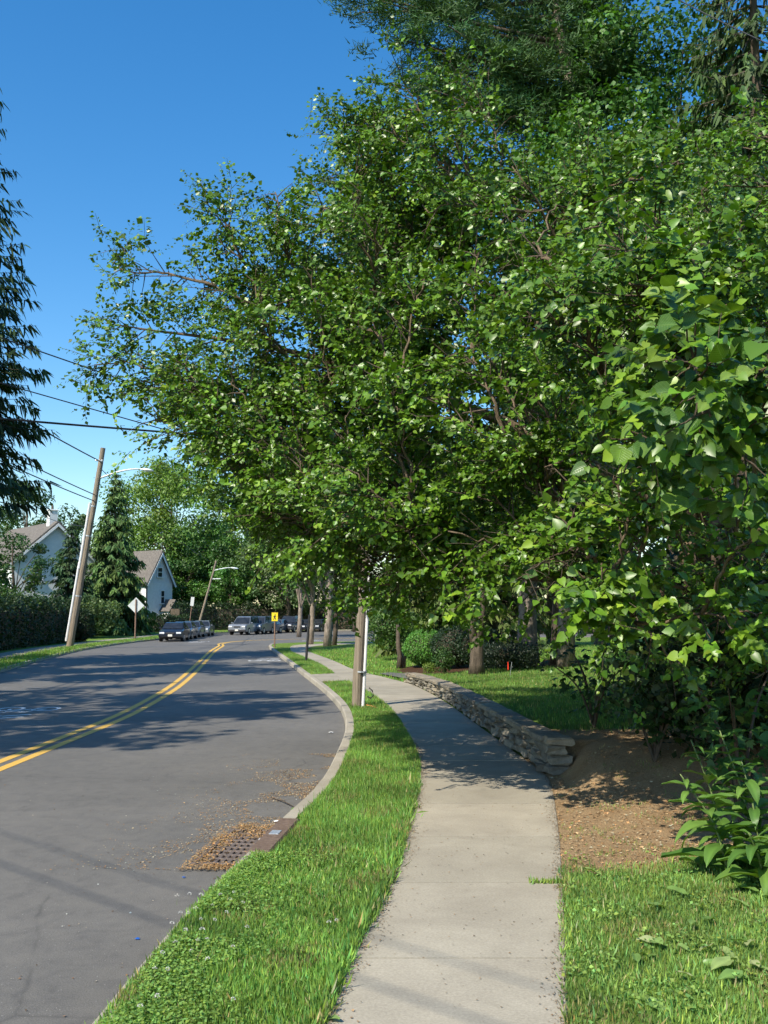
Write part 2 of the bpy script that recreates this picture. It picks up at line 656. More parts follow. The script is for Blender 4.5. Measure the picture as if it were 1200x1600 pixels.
# leaf templates: x side, y along the blade, z normal (unit length)
HEART_V = np.array([[0, 0, 0], [-.30, -.06, .05], [-.44, .22, .10], [-.34, .55, .07], [0, 1.0, -.10],
                    [.34, .55, .07], [.44, .22, .10], [.30, -.06, .05], [0, .45, -.01]])
HEART_F = np.array([[0, 8, 2], [0, 2, 1], [8, 3, 2], [8, 4, 3], [8, 5, 4], [8, 6, 5], [0, 6, 8], [0, 7, 6]])
HEART5_V = np.array([[0, 0, 0], [-.43, .24, .10], [-.30, .60, .06], [0, 1.0, -.08], [.30, .60, .06], [.43, .24, .10]])
HEART5_F = np.array([[0, 3, 2], [0, 2, 1], [0, 4, 3], [0, 5, 4]])
DIA_V = np.array([[0, 0, 0], [-.36, .45, .08], [0, 1, -.05], [.36, .45, .08]], float)
DIA_F = np.array([[0, 3, 2], [0, 2, 1]])
NEED_V = np.array([[-.5, 0, 0], [.5, 0, 0], [.38, .6, -.03], [0, 1, -.1], [-.38, .6, -.03]], float)
NEED_F = np.array([[0, 1, 2], [0, 2, 4], [4, 2, 3]])
MAPLE_V = np.array([[0, 0, 0], [-.26, .06, 0], [-.5, .12, -.04], [-.36, .34, .03], [-.52, .62, -.03], [-.2, .56, .04],
                    [0, 1.0, -.06], [.2, .56, .04], [.52, .62, -.03], [.36, .34, .03], [.5, .12, -.04], [.26, .06, 0], [0, .32, -.01]])
MAPLE_F = np.array([[12, i, i + 1] for i in range(0, 11)] + [[12, 11, 0]])[:, ::-1].copy()


def jit(n, base, var):
    """n colours about base: brightness and hue wander"""
    base = np.asarray(base)
    b = np.exp(rng.normal(0, var, n))[:, None]
    h = rng.normal(0, var * 0.5, n)[:, None]
    return np.clip(base * b * np.concatenate([1 + h, np.ones((n, 1)), 1 - h], 1), 0.004, 0.9)


def catmull(P, per=6):
    P = np.asarray(P, float)
    Q = np.vstack([2 * P[0] - P[1], P, 2 * P[-1] - P[-2]])
    out = []
    for i in range(1, len(Q) - 2):
        for t in np.arange(per) / per:
            a, b, c, d = Q[i - 1], Q[i], Q[i + 1], Q[i + 2]
            out.append(0.5 * (2 * b + (c - a) * t + (2 * a - 5 * b + 4 * c - d) * t * t + (3 * b - a - 3 * c + d) * t ** 3))
    out.append(P[-1])
    return np.array(out)


def offset_line(P, d):
    P = np.asarray(P)[:, :2]
    T = np.gradient(P, axis=0)
    T = norm(T)
    N = np.stack([T[:, 1], -T[:, 0]], 1)         # right of the direction of travel
    return P + N * d


def resample(P, step):
    P = np.asarray(P)
    L = np.concatenate([[0], np.cumsum(np.linalg.norm(np.diff(P, axis=0), axis=1))])
    n = max(2, int(L[-1] / step) + 1)
    s = np.linspace(0, L[-1], n)
    return np.stack([np.interp(s, L, P[:, k]) for k in range(P.shape[1])], 1)


def strip(name, A_, B_, z, mat, parent=None, zb=None):
    n = len(A_)
    V = np.zeros((2 * n, 3))
    V[:n, :2] = A_
    V[n:, :2] = B_
    V[:n, 2] = z
    V[n:, 2] = z if zb is None else zb
    i = np.arange(n - 1)
    F = np.stack([i, n + i, n + i + 1, i + 1], 1)[:, ::1]
    return mesh_obj(name, V, F, mat, parent)


# ------------------------------------------------------------------ lines of the street
def pxline(pts, z):
    return [G(x, y, z)[:2] for x, y in pts]


K_near = [(-1.75, -14), (-1.65, -5), (-1.55, 2), (-1.5, 4)] + pxline(
    [(168, 1598), (232, 1520), (300, 1437), (350, 1387), (393, 1346), (432, 1304), (496, 1240), (524, 1190), (539, 1145),
     (531, 1110), (503, 1080), (472, 1055), (445, 1033), (427, 1019)], 0)
SL_near = [(-.62, -14), (-.55, -5), (-.45, 2)] + pxline(
    [(470, 1655), (500, 1595), (545, 1490), (585, 1420), (612, 1360), (640, 1270), (652, 1205), (641, 1160), (605, 1105),
     (565, 1077), (525, 1055), (500, 1039), (473, 1027), (450, 1017.5)], .13)
SR_near = [(.75, -14), (.75, -5), (.78, 2)] + pxline(
    [(890, 1655), (887, 1595), (883, 1480), (878, 1365), (872, 1290), (861, 1225), (846, 1205), (800, 1172), (740, 1128),
     (690, 1093), (645, 1070), (600, 1058), (553, 1046), (523, 1033), (493, 1022), (467, 1012.5)], .13)
K_end = [(-7.3, 64), (-6.5, 67.5), (-4, 70.3), (1, 72.2), (9, 73.8), (30, 77), (70, 82)]
SL_end = [(-5.6, 61.5), (-4.6, 64.8), (-2.3, 67.2), (1.5, 68.8), (9, 70.3), (30, 73.5), (70, 78.5)]
SR_end = [(-4.2, 60.4), (-3.1, 63.2), (-1.0, 65.6), (2.2, 67.2), (9, 68.6), (30, 71.8), (70, 77)]
Y_END = 54.0


def make_fn(pts):
    C = catmull(pts, 8)
    o = np.argsort(C[:, 1])
    return lambda y: np.interp(y, C[o, 1], C[o, 0])


fK, fSL, fSR = make_fn(K_near), make_fn(SL_near), make_fn(SR_near)
ys = np.concatenate([np.arange(-14, 3, 1.0), np.arange(3, 32, .25), np.arange(32, Y_END + .01, .5)])


def full(fn, end):
    a = np.stack([fn(ys), ys], 1)
    e = catmull([a[-6], a[-1]] + list(end), 6)[6:]
    return np.concatenate([a, e[1:]])


KL, SLL, SRL = full(fK, K_end), full(fSL, SL_end), full(fSR, SR_end)
LK_pts = [(-11.2, -14), (-11.2, 0), (-11.4, 12), (-12.2, 24), tuple(G(0, 1051)[:2]), tuple(G(60, 1034)[:2]), tuple(G(130, 1016.5)[:2]),
          tuple(G(200, 1005.5)[:2]), tuple(G(255, 999)[:2]), (-18.3, 93), (-17.6, 100), (-15.5, 106), (-11.5, 112), (-4, 117), (8, 120), (30, 124), (70, 130)]
LKL = catmull(LK_pts, 10)


def poly_sheet(name, pts, z, mat, kind='structure', parent=None):
    P = [Vector((p[0], p[1], 0)) for p in pts]
    tris = tessellate_polygon([P])
    V = [(p[0], p[1], z) for p in pts]
    F = []
    for t in tris:
        a, b, c = [V[i] for i in t]
        cr = (b[0] - a[0]) * (c[1] - a[1]) - (b[1] - a[1]) * (c[0] - a[0])
        F.append(list(t) if cr > 0 else list(t)[::-1])
    o = mesh_obj(name, V, F, mat, parent)
    if kind and parent is None:
        o['kind'] = kind
    return o


# ------------------------------------------------------------------ the ground
g = mesh_obj('ground', [(-700, -300, -.12), (700, -300, -.12), (700, 900, -.12), (-700, 900, -.12)], [[0, 1, 2, 3]], M['turf'])
tag(g, 'green ground reaching to the horizon behind the trees', kind='structure')
GR_X0, GR_X1 = -1.70, -1.12
road_poly = list(map(tuple, resample(KL, .6))) + list(map(tuple, resample(LKL, 1.0)))[::-1]
road = poly_sheet('road', road_poly, 0.0, M['asphalt'])
tag(road, 'grey asphalt road curving away to the right', kind='structure')


def smooth01(a, b, x):
    t = np.clip((x - a) / (b - a), 0, 1)
    return t * t * (3 - 2 * t)


WY0, WY1 = 12.9, 29.3                        # the retaining wall runs between these


def wall_h(y):
    return np.interp(y, [WY0, 18, 24, WY1], [.45, .42, .37, .28])


def wav(x, y):
    return .5 + .25 * np.sin(1.7 * x + 1.1 * y + .6) + .25 * np.sin(-1.3 * x + 2.3 * y + 2.1 + 1.2 * np.sin(.8 * x))


def lawn_h(x, y):
    s = x - fSR(np.clip(y, -14, Y_END))
    top = .13 + wall_h(y) - .05
    inside = (y > WY0 + .02) & (y < WY1)
    z_wall = np.where(s > .16, top + .10 * smooth01(.3, 5, s), .11)
    z_near = .125 + (top - .125 + .1 * smooth01(.3, 5, s)) * smooth01(10.9, 12.95, y + .3 * np.clip(s - .8, 0, 3)) * smooth01(.16, .6, s)
    z_far = .125 + (.36) * smooth01(.3, 6.5, s) * 1.0
    blend = smooth01(WY1 - .2, WY1 + 3, y)
    zf = z_far + (.0) * blend
    z = np.where(y <= WY0 + .02, z_near, np.where(inside, z_wall, zf))
    return z + .03 * (wav(x * .8, y * .8) - .5) * smooth01(.2, 1.0, s)


def soil_mask(x, y):
    s = x - fSR(np.clip(y, -14, Y_END))
    yy = y + .5 * (wav(x * 1.5, y * 1.1) - .5)
    a = smooth01(8.0, 8.6, yy) * (1 - smooth01(13.3, 14.8, yy))
    a = a * (1 - .8 * smooth01(7, 10, x))
    b = np.exp(-(((x - 3.0) / .55) ** 2 + ((y - 6.9) / .35) ** 2)) * .9
    c = np.exp(-(((x - 3.0) / .3) ** 2 + ((y - 5.2) / .25) ** 2)) * .7
    c2 = np.exp(-(((x - 2.6) / .5) ** 2 + ((y - 4.2) / .3) ** 2)) * .5
    d = smooth01(.10, .0, s) * .25
    return np.clip(np.maximum(np.maximum(a, np.maximum(b, c2)), np.maximum(c, d)), 0, 1)


def mulch_mask(x, y):
    a = np.exp(-((((x - 1.9) / 1.55) ** 2 + ((y - 34.6) / 2.6) ** 2) ** 2))
    b = np.exp(-((((x - 4.8) / 2.2) ** 2 + ((y - 34.0) / 2.2) ** 2) ** 2))
    return np.maximum(a, b)


# right lawn, one sheet from the footway to the far trees
toff = np.array([0, .03, .155, .165, .3, .5, .75, 1.0, 1.3, 1.6, 2, 2.4, 2.9, 3.4, 4, 4.8, 5.6, 6.5, 7.5, 9, 11, 14, 19, 27, 40, 60, 90])
yl = np.concatenate([np.arange(-14, 3, 1.0), np.arange(3, WY0 - .05, .2), [WY0 + .015, WY0 + .025], np.arange(WY0 + .2, WY1 - .05, .25), [WY1 - .005, WY1 + .005],
                     np.arange(WY1 + .3, 40, .4), np.arange(40, Y_END + .01, 1.0)])
X = fSR(yl)[:, None] + toff[None]
Y = np.repeat(yl[:, None], len(toff), 1)
Z = lawn_h(X, Y)
e = catmull([(fSR(yl[-4]), yl[-4]), (fSR(yl[-1]), yl[-1])] + SR_end, 6)[7:]
ex, ey = [], []
for p in e:
    q = np.linspace(0, 1, len(toff))
    ex.append(p[0] + (np.maximum(X[-1], p[0]) - p[0]) * 1.0)
    ey.append(np.full(len(toff), p[1]))
XE, YE = np.array(ex), np.array(ey)
ZE = .125 + .36 * smooth01(.3, 6.5, XE - XE[:, :1])
X, Y, Z = np.vstack([X, XE]), np.vstack([Y, YE]), np.vstack([Z, ZE])
nr, nc = X.shape
idx = np.arange(nr * nc).reshape(nr, nc)
F = np.stack([idx[:-1, :-1], idx[:-1, 1:], idx[1:, 1:], idx[1:, :-1]], -1).reshape(-1, 4)
V = np.stack([X, Y, Z], -1).reshape(-1, 3)
lawn = mesh_obj('lawn', V, F, M['turf'], attrs={'soil': soil_mask(V[:, 0], V[:, 1]), 'mulch': mulch_mask(V[:, 0], V[:, 1])}, smooth=True)
tag(lawn, 'green lawn right of the footway, bare brown soil near the tree', kind='structure')
far = mesh_obj('meadow', [(-9.5, 72, .10), (90, 70, .10), (200, 60, .10), (200, 300, .10), (-150, 300, .10), (-60, 140, .10), (-9, 119, .10)], [[0, 1, 2, 3, 4, 5, 6]], M['turf'])
bpy.data.objects.remove(far)

# verge between kerb and footway
KO = offset_line(KL, .165)
fKO = make_fn(KO[KO[:, 1] < 60])
nst = min(len(KO), len(SLL))
verge = strip('verge', KO[:nst], SLL[:nst], .115, M['turf'])
tag(verge, 'mown grass verge between kerb and footway', kind='structure')

# footway: a bed with slabs on it
sidewalk = strip('footway', SLL, SRL, .10, M['joint'])
tag(sidewalk, 'pale concrete footway running beside the verge and stone wall', kind='structure')


def slab(name, y0, y1, gap, parent, mat):
    yy = np.linspace(y0 + gap, y1 - gap, 5)
    l, r = fSL(yy), fSR(yy)
    wob = .012 * rng.normal(size=5)
    top = .132 + rng.normal() * .002
    V, F = [], []
    for ins, z in ((0, .10), (0, top - .006), (.008, top)):
        V += [(a + ins + q, b, z) for a, b, q in zip(l, yy, wob)] + [(a - ins, b, z) for a, b in zip(r[::-1], yy[::-1])]
    n = 10
    for k in range(2):
        for i in range(n):
            F.append([k * n + (i + 1) % n, k * n + i, (k + 1) * n + i, (k + 1) * n + (i + 1) % n])
    F.append([2 * n + i for i in range(n)][::-1])
    return mesh_obj(name, V, F, mat, parent)


yj = [-14, -9, -4, 0, 3.0, 4.55, 6.08, 7.72]
while yj[-1] < 38:
    yj.append(yj[-1] + 1.55)
for a, b in zip(yj[:-1], yj[1:]):
    slab('slab', a, b, .010, sidewalk, M['concrete'])
# far stretch, too far to tell slabs apart
sel = SLL[:, 1] >= yj[-1] - .3
far_i = np.where(sel)[0][0]
strip('far_paving', SLL[far_i:], SRL[far_i:], .131, M['concrete'], sidewalk)
# little concrete crossing from kerb to footway
a0, a1 = G(489, 1062, .13), G(515, 1079, .13)
ap = []
for y in np.linspace(29.3, 33.0, 7):
    ap.append((fKO(y), y))
ap2 = [(fSL(y) + .03, y) for y in np.linspace(30.2, 34.6, 7)]
ap_o = poly_sheet('crossing_paving', ap + ap2[::-1], .1335, M['concrete'], parent=sidewalk)
# dark drive behind the end of the wall
dr = poly_sheet('driveway', [(.62, 30.2), (1.25, 29.55), (1.9, 30.6), (1.5, 31.6), (.15, 33.2), (-.15, 32.6)], .19, M['asphalt'])
tag(dr, 'dark asphalt patch of drive at the end of the stone wall', kind='structure')


# kerbs as separate stones
def kerb_line(name, label, line, side, seg, wdt=.165, skip=None, ymax=200, height=.13):
    root = struct(name, label)
    P = resample(line, seg)
    for a, b in zip(P[:-1], P[1:]):
        if a[1] > ymax:
            break
        # walk the fine line between a and b
        sub = np.array([a + (b - a) * t for t in np.linspace(.0, 1, 5)])
        fine = np.asarray(line)
        d = norm((b - a)[None])[0]
        nrm = np.array([d[1], -d[0]]) * side
        def snap(p):
            q = fine[np.argmin(((fine - p) ** 2).sum(1))]
            return p + nrm * np.dot(q - p, nrm)
        sub = np.array([snap(p) for p in sub])
        segs = [sub]
        if skip and not (sub[:, 1].max() < skip[0] or sub[:, 1].min() > skip[1]):
            segs = []
            for lo, hi in ((sub[0, 1], skip[0]), (skip[1], sub[-1, 1])):
                if hi - lo > .1:
                    yy = np.linspace(lo, hi, 5)
                    segs.append(np.stack([np.interp(yy, sub[:, 1], sub[:, 0]), yy], 1))
        for sub in segs:
            sub = sub.copy()
            sub[0] += d * .008
            sub[-1] -= d * .008
            h = height + rng.normal() * .004
            prof = [(0.0, -.05), (0.012, h - .02), (.032, h), (wdt - .004, h), (wdt, h - .02), (wdt, .02)]
            V, F = [], []
            for p in sub:
                for o_, z in prof:
                    q = p + nrm * o_
                    V.append((q[0], q[1], z))
            m = len(prof)
            for i in range(len(sub) - 1):
                for j in range(m - 1):
                    f = [i * m + j, i * m + j + 1, (i + 1) * m + j + 1, (i + 1) * m + j]
                    F.append(f if side < 0 else f[::-1])
            F.append(list(range(m)))
            F.append([(len(sub) - 1) * m + j for j in range(m)][::-1])
            mesh_obj('kerb_stone', V, F, M['kerb'], root)
    return root


GY0, GY1 = G(384, 1357)[1] + .05, G(432, 1300)[1]
kerb_line('kerb_right', 'concrete kerb along the right side of the road', KL, 1, 2.4, skip=(GY0, GY1))
kerb_line('kerb_left', 'concrete kerb along the left side of the road', resample(LKL, .5), -1, 3.0, ymax=121)

# left side: verge, footway, lawn
LKf = resample(LKL, 1.0)
L1, L2, L3 = offset_line(LKf, -.16), offset_line(LKf, -1.35), offset_line(LKf, -3.0)
tag(strip('verge_left', L2, L1, .118, M['turf']), 'narrow grass verge on the left side of the road', kind='structure')
swl = strip('footway_left', L3, L2, .126, M['concrete'])
tag(swl, 'concrete footway on the left side of the road', kind='structure')
lp = [tuple(p) for p in L3] + [(120, 150), (120, 320), (-200, 320), (-200, -14)]
ll = poly_sheet('lawn_left', lp, .112, M['turf'])
tag(ll, 'green front lawns beyond the left footway', kind='structure')


# ------------------------------------------------------------------ paint on the road
def ribbon(name, line, half, z, mat, parent):
    a, b = offset_line(line, -half), offset_line(line, half)
    return strip(name, a, b, z, mat, parent)


cl = [(-5.3, -14), (-5.35, -4), (-5.45, 6)] + pxline([(0, 1196), (60, 1172), (110, 1152), (160, 1132), (205, 1112), (245, 1090), (275, 1071), (300, 1050), (318, 1032), (333, 1017), (345, 1009.5)], 0)
cl += [(-11.25, 69.5), (-11.1, 74.5), (-9.6, 78.5), (-6, 81.8), (0, 84.2), (10, 87), (30, 91)]
CLL = catmull(cl, 10)
ribbon('centre_line', offset_line(CLL, -.14), .075, .004, M['yellow'], road)
ribbon('centre_line', offset_line(CLL, .14), .075, .004, M['yellow'], road)


def bike_mark(loc, s, flip):
    """shared-lane mark: bicycle with two chevrons"""
    m = MB()

    def ring(cx, cy, rx, ry, wd):
        n = 22
        V, Fq = [], []
        for i in range(n):
            a = 2 * math.pi * i / n
            V += [((rx - wd) * math.cos(a) + cx, (ry - wd * 1.3) * math.sin(a) + cy, 0), ((rx + wd) * math.cos(a) + cx, (ry + wd * 1.3) * math.sin(a) + cy, 0)]
        for i in range(n):
            j = (i + 1) % n
            Fq.append([2 * i, 2 * i + 1, 2 * j + 1, 2 * j])
        m.add(V, Fq)

    def line(p, q, wd):
        p, q = np.array(p), np.array(q)
        d = norm((q - p)[None])[0]
        n_ = np.array([-d[1], d[0]]) * wd
        m.add([(*(p - n_), 0), (*(q - n_), 0), (*(q + n_), 0), (*(p + n_), 0)], [[0, 1, 2, 3]])
    ring(-.42, 0, .27, .42, .05)
    ring(.42, 0, .27, .42, .05)
    for p, q in (((-.42, 0), (-.15, .62)), ((-.15, .62), (.28, .62)), ((.28, .62), (.42, 0)), ((-.1, .02), (.26, .58)), ((-.42, 0), (-.1, 0)), ((-.2, .74), (-.02, .74)), ((.24, .76), (.42, .8))):
        line(p, q, .045)
    for y0 in (-.95, -1.5):
        pass
    for y0 in (1.25, 1.75):
        line((-.5, y0), (0, y0 + .42), .07)
        line((0, y0 + .42), (.5, y0), .07)
    o = m.build('bicycle_mark', M['white_paint'], road)
    o.location = (loc[0], loc[1], .004)
    o.scale = (s, s, 1)
    o.rotation_euler = (0, 0, math.pi if flip else 0)
    return o


bike_mark((-7.95, 22.6), .95, True)
bike_mark((-5.35, 45.0), 1.0, False)
bike_mark((-13.6, 74.0), 1.0, True)
bike_mark((-5.5, 76.5), 1.0, False)


# ------------------------------------------------------------------ drain in the gutter
def drain():
    x1 = fK(np.array([GY0, GY1]))
    c0, c1 = np.array([x1[0], GY0]), np.array([x1[1], GY1])
    d = norm((c1 - c0)[None])[0]
    L = np.linalg.norm(c1 - c0)
    ang = math.atan2(d[1], d[0])
    root = thing('storm_drain', 'rusty iron storm drain grate in the gutter half buried in brown litter', 'drain', (c0[0], c0[1], 0), ang)
    W = .46                                    # local x along the kerb, +y towards the road
    pit_shade = MB().box((L / 2, W / 2 + .01, .006), (L - .02, W - .02, .004))
    pit_shade.build('pit_shade', M['dark'], root)  # flat near-black sheet painting the darkness below the bars
    fr = MB()
    fr.box((L / 2, W - .0, .012), (L, .05, .022), bev=.004).box((L / 2, .03, .012), (L, .05, .022), bev=.004)
    fr.box((.025, W / 2, .0125), (.05, W - .05, .022), bev=.004).box((L - .025, W / 2, .0125), (.05, W - .05, .022), bev=.004)
    fr.build('frame', M['iron'], root)
    for i in range(1, 9):
        MB().box((.05 + (L - .1) * i / 9, W / 2 + .005, .0135), (.042, W - .09, .018), bev=.005).build('bar', M['iron'], root)
    for j in range(1, 6):
        MB().box((L / 2, .05 + (W - .1) * j / 6, .0115), (L - .09, .036, .018), bev=.005).build('cross_bar', M['iron'], root)
    kb = MB().box((L / 2, -.105, .062), (L + .01, .215, .15), bev=.02)
    hd = kb.build('kerb_inlet', M['rust'], root)
    tag(hd, 'rust brown iron kerb piece behind the grate')
    MB().box((L * .52, -.1, .139), (.16, .09, .006), bev=.003).build('raised_mark', M['galv'], hd)
    return root


drain()


# ------------------------------------------------------------------ stone retaining wall
def stone_mesh(l, h, t, rough=.016):
    """a chamfered rough block, centred"""
    m = MB().box((0, 0, 0), (l, t, h), bev=min(.022, h * .2))
    V = [(x + rng.normal() * rough, y + rng.normal() * rough * 1.2, z + rng.normal() * rough * .6) for x, y, z in m.V]
    return V, m.F


wall = thing('stone_wall', 'low retaining wall of squared stones with flat caps beside the footway', 'wall', (0, 0, 0))
yw = np.linspace(WY0, WY1, 200)
foot = np.stack([fSR(yw) + .02, yw], 1)
Lw = np.concatenate([[0], np.cumsum(np.linalg.norm(np.diff(foot, axis=0), axis=1))])
TH = .26
core_a, core_b = foot + [0.09, 0], offset_line(foot, TH - .03)
V = []
for p, q, y in zip(core_a, core_b, yw):
    h = .13 + wall_h(y) - .1
    V += [(p[0], p[1], .05), (p[0], p[1], h), (q[0], q[1], h), (q[0], q[1], .05)]
F = []
for i in range(len(yw) - 1):
    for j in range(3):
        F.append([i * 4 + j, i * 4 + j + 1, i * 4 + 4 + j + 1, i * 4 + 4 + j])
F += [[0, 1, 2, 3], [len(V) - 1, len(V) - 2, len(V) - 3, len(V) - 4]]
mesh_obj('core', V, F, M['joint'], wall)


def wall_at(s):
    x, y = np.interp(s, Lw, foot[:, 0]), np.interp(s, Lw, foot[:, 1])
    x2, y2 = np.interp(s + .1, Lw, foot[:, 0]), np.interp(s + .1, Lw, foot[:, 1])
    if s + .1 > Lw[-1]:
        x2, y2 = x, y
        x, y = np.interp(s - .1, Lw, foot[:, 0]), np.interp(s - .1, Lw, foot[:, 1])
    return np.array([x, y]), math.atan2(y2 - y, x2 - x)


CAP = .085
for course in range(3):
    s = 0.0
    while s < Lw[-1] - .12:
        l = float(rng.uniform(.2, .5)) * (1.0 if course else 1.15)
        l = min(l, Lw[-1] - s)
        mid = s + l / 2
        p, a = wall_at(mid)
        hw = float(wall_h(p[1])) - CAP
        hc = hw / 3
        V, F = stone_mesh(l - .024, hc - .016, .17, .02)
        o = mesh_obj('stone', V, F, M['stone'], wall)
        proud = rng.uniform(-.035, .03)
        o.location = (p[0] + math.sin(a) * (.085 + proud), p[1] - math.cos(a) * (.085 + proud), .13 + hc * (course + .5))
        o.rotation_euler = (rng.normal() * .02, rng.normal() * .012, a)
        s += l
s = 0.0
while s < Lw[-1] - .1:
    l = min(float(rng.uniform(.45, .85)), Lw[-1] - s)
    p, a = wall_at(s + l / 2)
    V, F = stone_mesh(l - .012, CAP, TH + .07, .008)
    o = mesh_obj('cap_stone', V, F, M['capstone'], wall)
    o.location = (p[0] + math.sin(a) * .12, p[1] - math.cos(a) * .12, .13 + float(wall_h(p[1])) - CAP / 2)
    sl_ = (float(wall_h(p[1] + .3)) - float(wall_h(p[1] - .3))) / .6
    o.rotation_euler = (rng.normal() * .012, -math.atan(sl_), a)
    s += l
# the near end turns the corner with a few bigger blocks
p0 = foot[0]
x = p0[0] + .06
for course in range(3):
    x = p0[0] + .0 + rng.uniform(0, .02)
    hc = (float(wall_h(WY0)) - CAP) / 3
    for k in range(1):
        l = rng.uniform(.24, .33)
        V, F = stone_mesh(l - .015, hc - .012, .2, .016)
        o = mesh_obj('stone', V, F, M['stone'], wall)
        o.location = (x + l / 2, WY0 - .12 + rng.uniform(-.03, .03), .13 + hc * (course + .5))
        o.rotation_euler = (rng.normal() * .03, rng.normal() * .03, rng.normal() * .05)
        x += l
for k, l in enumerate((.34,)):
    V, F = stone_mesh(l, CAP, .3, .01)
    o = mesh_obj('cap_stone', V, F, M['capstone'], wall)
    o.location = (p0[0] + .16, WY0 - .12, .13 + float(wall_h(WY0)) - CAP / 2 + .01)
    o.rotation_euler = (.02, .02, rng.normal() * .04)


# ------------------------------------------------------------------ poles, lamps, wires
def pole(name, label, base, top, r0, r1, group='wooden utility poles'):
    root = thing(name, label, 'utility pole', tuple(base), 0, group)
    ax = np.array(top) - np.array(base)
    pts = np.array([ax * t for t in np.linspace(-.02, 1, 12)])
    pts[1:-1, :2] += rng.normal(size=(10, 2)) * .012
    m = MB().tube(pts, np.linspace(r0, r1, 12), 12)
    m.build('shaft', M['polewood'], root, smooth=False)
    return root, ax


def pxx0(px, d):
    return (px - 600) / FPX * d


def lamp(root, ax, t, reach, rise, rad=.035):
    p = ax * t
    n = 9
    pts = []
    for i in range(n):
        u = i / (n - 1)
        pts.append(p + np.array([.08 + reach * u, -.15 * u, rise * math.sin(u * math.pi * .55)]))
    arm = MB().tube(pts, np.linspace(rad * 1.15, rad * .8, n), 8).build('lamp_arm', M['lampwhite'], root, smooth=True)
    e_ = pts[-1]
    hv = MB()
    # cobra head: flat tapered teardrop
    prof = [(-.08, .05, .05), (.05, .10, .09), (.3, .19, .12), (.55, .17, .10), (.72, .06, .05)]
    V, F = [], []
    for x, wd, th in prof:
        for k in range(10):
            a = 2 * math.pi * k / 10
            zz = math.sin(a) * th
            V.append((e_[0] + x, e_[1] + math.cos(a) * wd, e_[2] - .03 + (zz if zz > 0 else zz * .55) - x * .12))
    for i in range(len(prof) - 1):
        for k in range(10):
            F.append([i * 10 + k, i * 10 + (k + 1) % 10, (i + 1) * 10 + (k + 1) % 10, (i + 1) * 10 + k])
    F += [list(range(10))[::-1], [40 + k for k in range(10)]]
    hv.add(V, F)
    h = hv.build('lamp_head', M['lampwhite'], root, smooth=True)
    MB().box((e_[0] + .36, e_[1], e_[2] - .13), (.3, .22, .05), bev=.02).build('lens', M['lens'], h)
    return arm


# left pole with street lamp
b1 = G(109, 1011, .12)
t1 = A(161, 700, b1[1])
r1, ax1 = pole('utility_pole', 'leaning wooden pole with street lamp and white conduits on the left verge', b1, t1, .215, .15)
lamp(r1, ax1, .845, 2.55, .55, .055)
for lo, hi, off in ((.03, .42, -.235), (.39, .72, -.205)):
    side = np.array([off, -.12, 0])
    MB().tube([ax1 * lo + side, ax1 * hi + side], [.075, .07], 8).build('conduit', M['pvc'], r1)
for t in (.25, .55, .7, .93):
    MB().tube([ax1 * t, ax1 * (t + .006)], [.22 - .06 * t, .22 - .06 * t], 12).build('band', M['galv'], r1)
MB().tube([ax1 * .935 + np.array([-.3, -.1, 0]), ax1 * .935 + np.array([.12, -.1, .0])], [.05, .05], 8).build('insulator', M['galv'], r1)

# far pole with street lamp
b2 = np.array([pxx0(310, 108.0), 108.0, .11])
t2 = A(338, 876, 108.0)
r2, ax2 = pole('utility_pole', 'far leaning wooden pole with street lamp behind the parked cars', b2, t2, .14, .10)
lamp(r2, ax2, .86, 1.9, .3, .05)
MB().tube([ax2 * .74 + np.array([.1, 0, 0]), ax2 * .74 + np.array([1.0, 0, .02])], [.05, .05], 8).build('cross_arm', M['lampwhite'], r2)

# near pole between verge and footway
b3 = G(558, 1105, .12)
t3 = A(588, 520, b3[1])
r3, ax3 = pole('utility_pole', 'wooden pole with white conduit on the verge under the big tree', b3, t3, .112, .09)
cd = np.array([.125, -.05, 0])
MB().tube([ax3 * 0.0 + cd + [0, 0, -.03], ax3 * .995 + cd * .85], [.036, .034], 10).build('conduit', M['pvc'], r3)
for t in (.09, .3, .5, .7, .9):
    MB().tube([ax3 * t + cd * .35, ax3 * (t + .004) + cd * .35], [.135, .135], 12).build('strap', M['galv'], r3)
cu = [np.array([.26, -.1, .42]), np.array([.33, -.12, .36]), np.array([.35, -.12, .26]), np.array([.29, -.1, .2]), np.array([.22, -.1, .24])]
MB().tube(cu, [.014] * 5, 6).build('loose_cable', M['wire'], r3)
MB().tube([np.array([.2, -.12, .06]), np.array([.3, -.2, .05]), np.array([.42, -.3, .02])], [.012] * 3, 6).build('marker_wire', M['orange'], r3)

# pole standing left of the picture and one behind the viewer, to carry the wires
b0 = np.array([-15.6, 7.0, .11])
r0_, ax0 = pole('utility_pole', 'wooden pole on the left verge outside the picture carrying the wires', b0, b0 + np.array([.5, .2, 11.6]), .2, .14)
b4 = np.array([4.2, -10.5, .11])
r4_, ax4 = pole('utility_pole', 'wooden pole behind the viewer carrying the crossing wires', b4, b4 + np.array([.2, .1, 10.5]), .19, .14)


def wire(label, p, q, sag, r=.022):
    n = 26
    t = np.linspace(0, 1, n)
    P = np.array(p)[None] * (1 - t)[:, None] + np.array(q)[None] * t[:, None]
    P[:, 2] -= 4 * sag * t * (1 - t)
    o = MB().tube(P, [r] * n, 6).build('overhead_wire', M['wire'], None, smooth=True)
    return tag(o, label, 'wire', 'overhead wires')


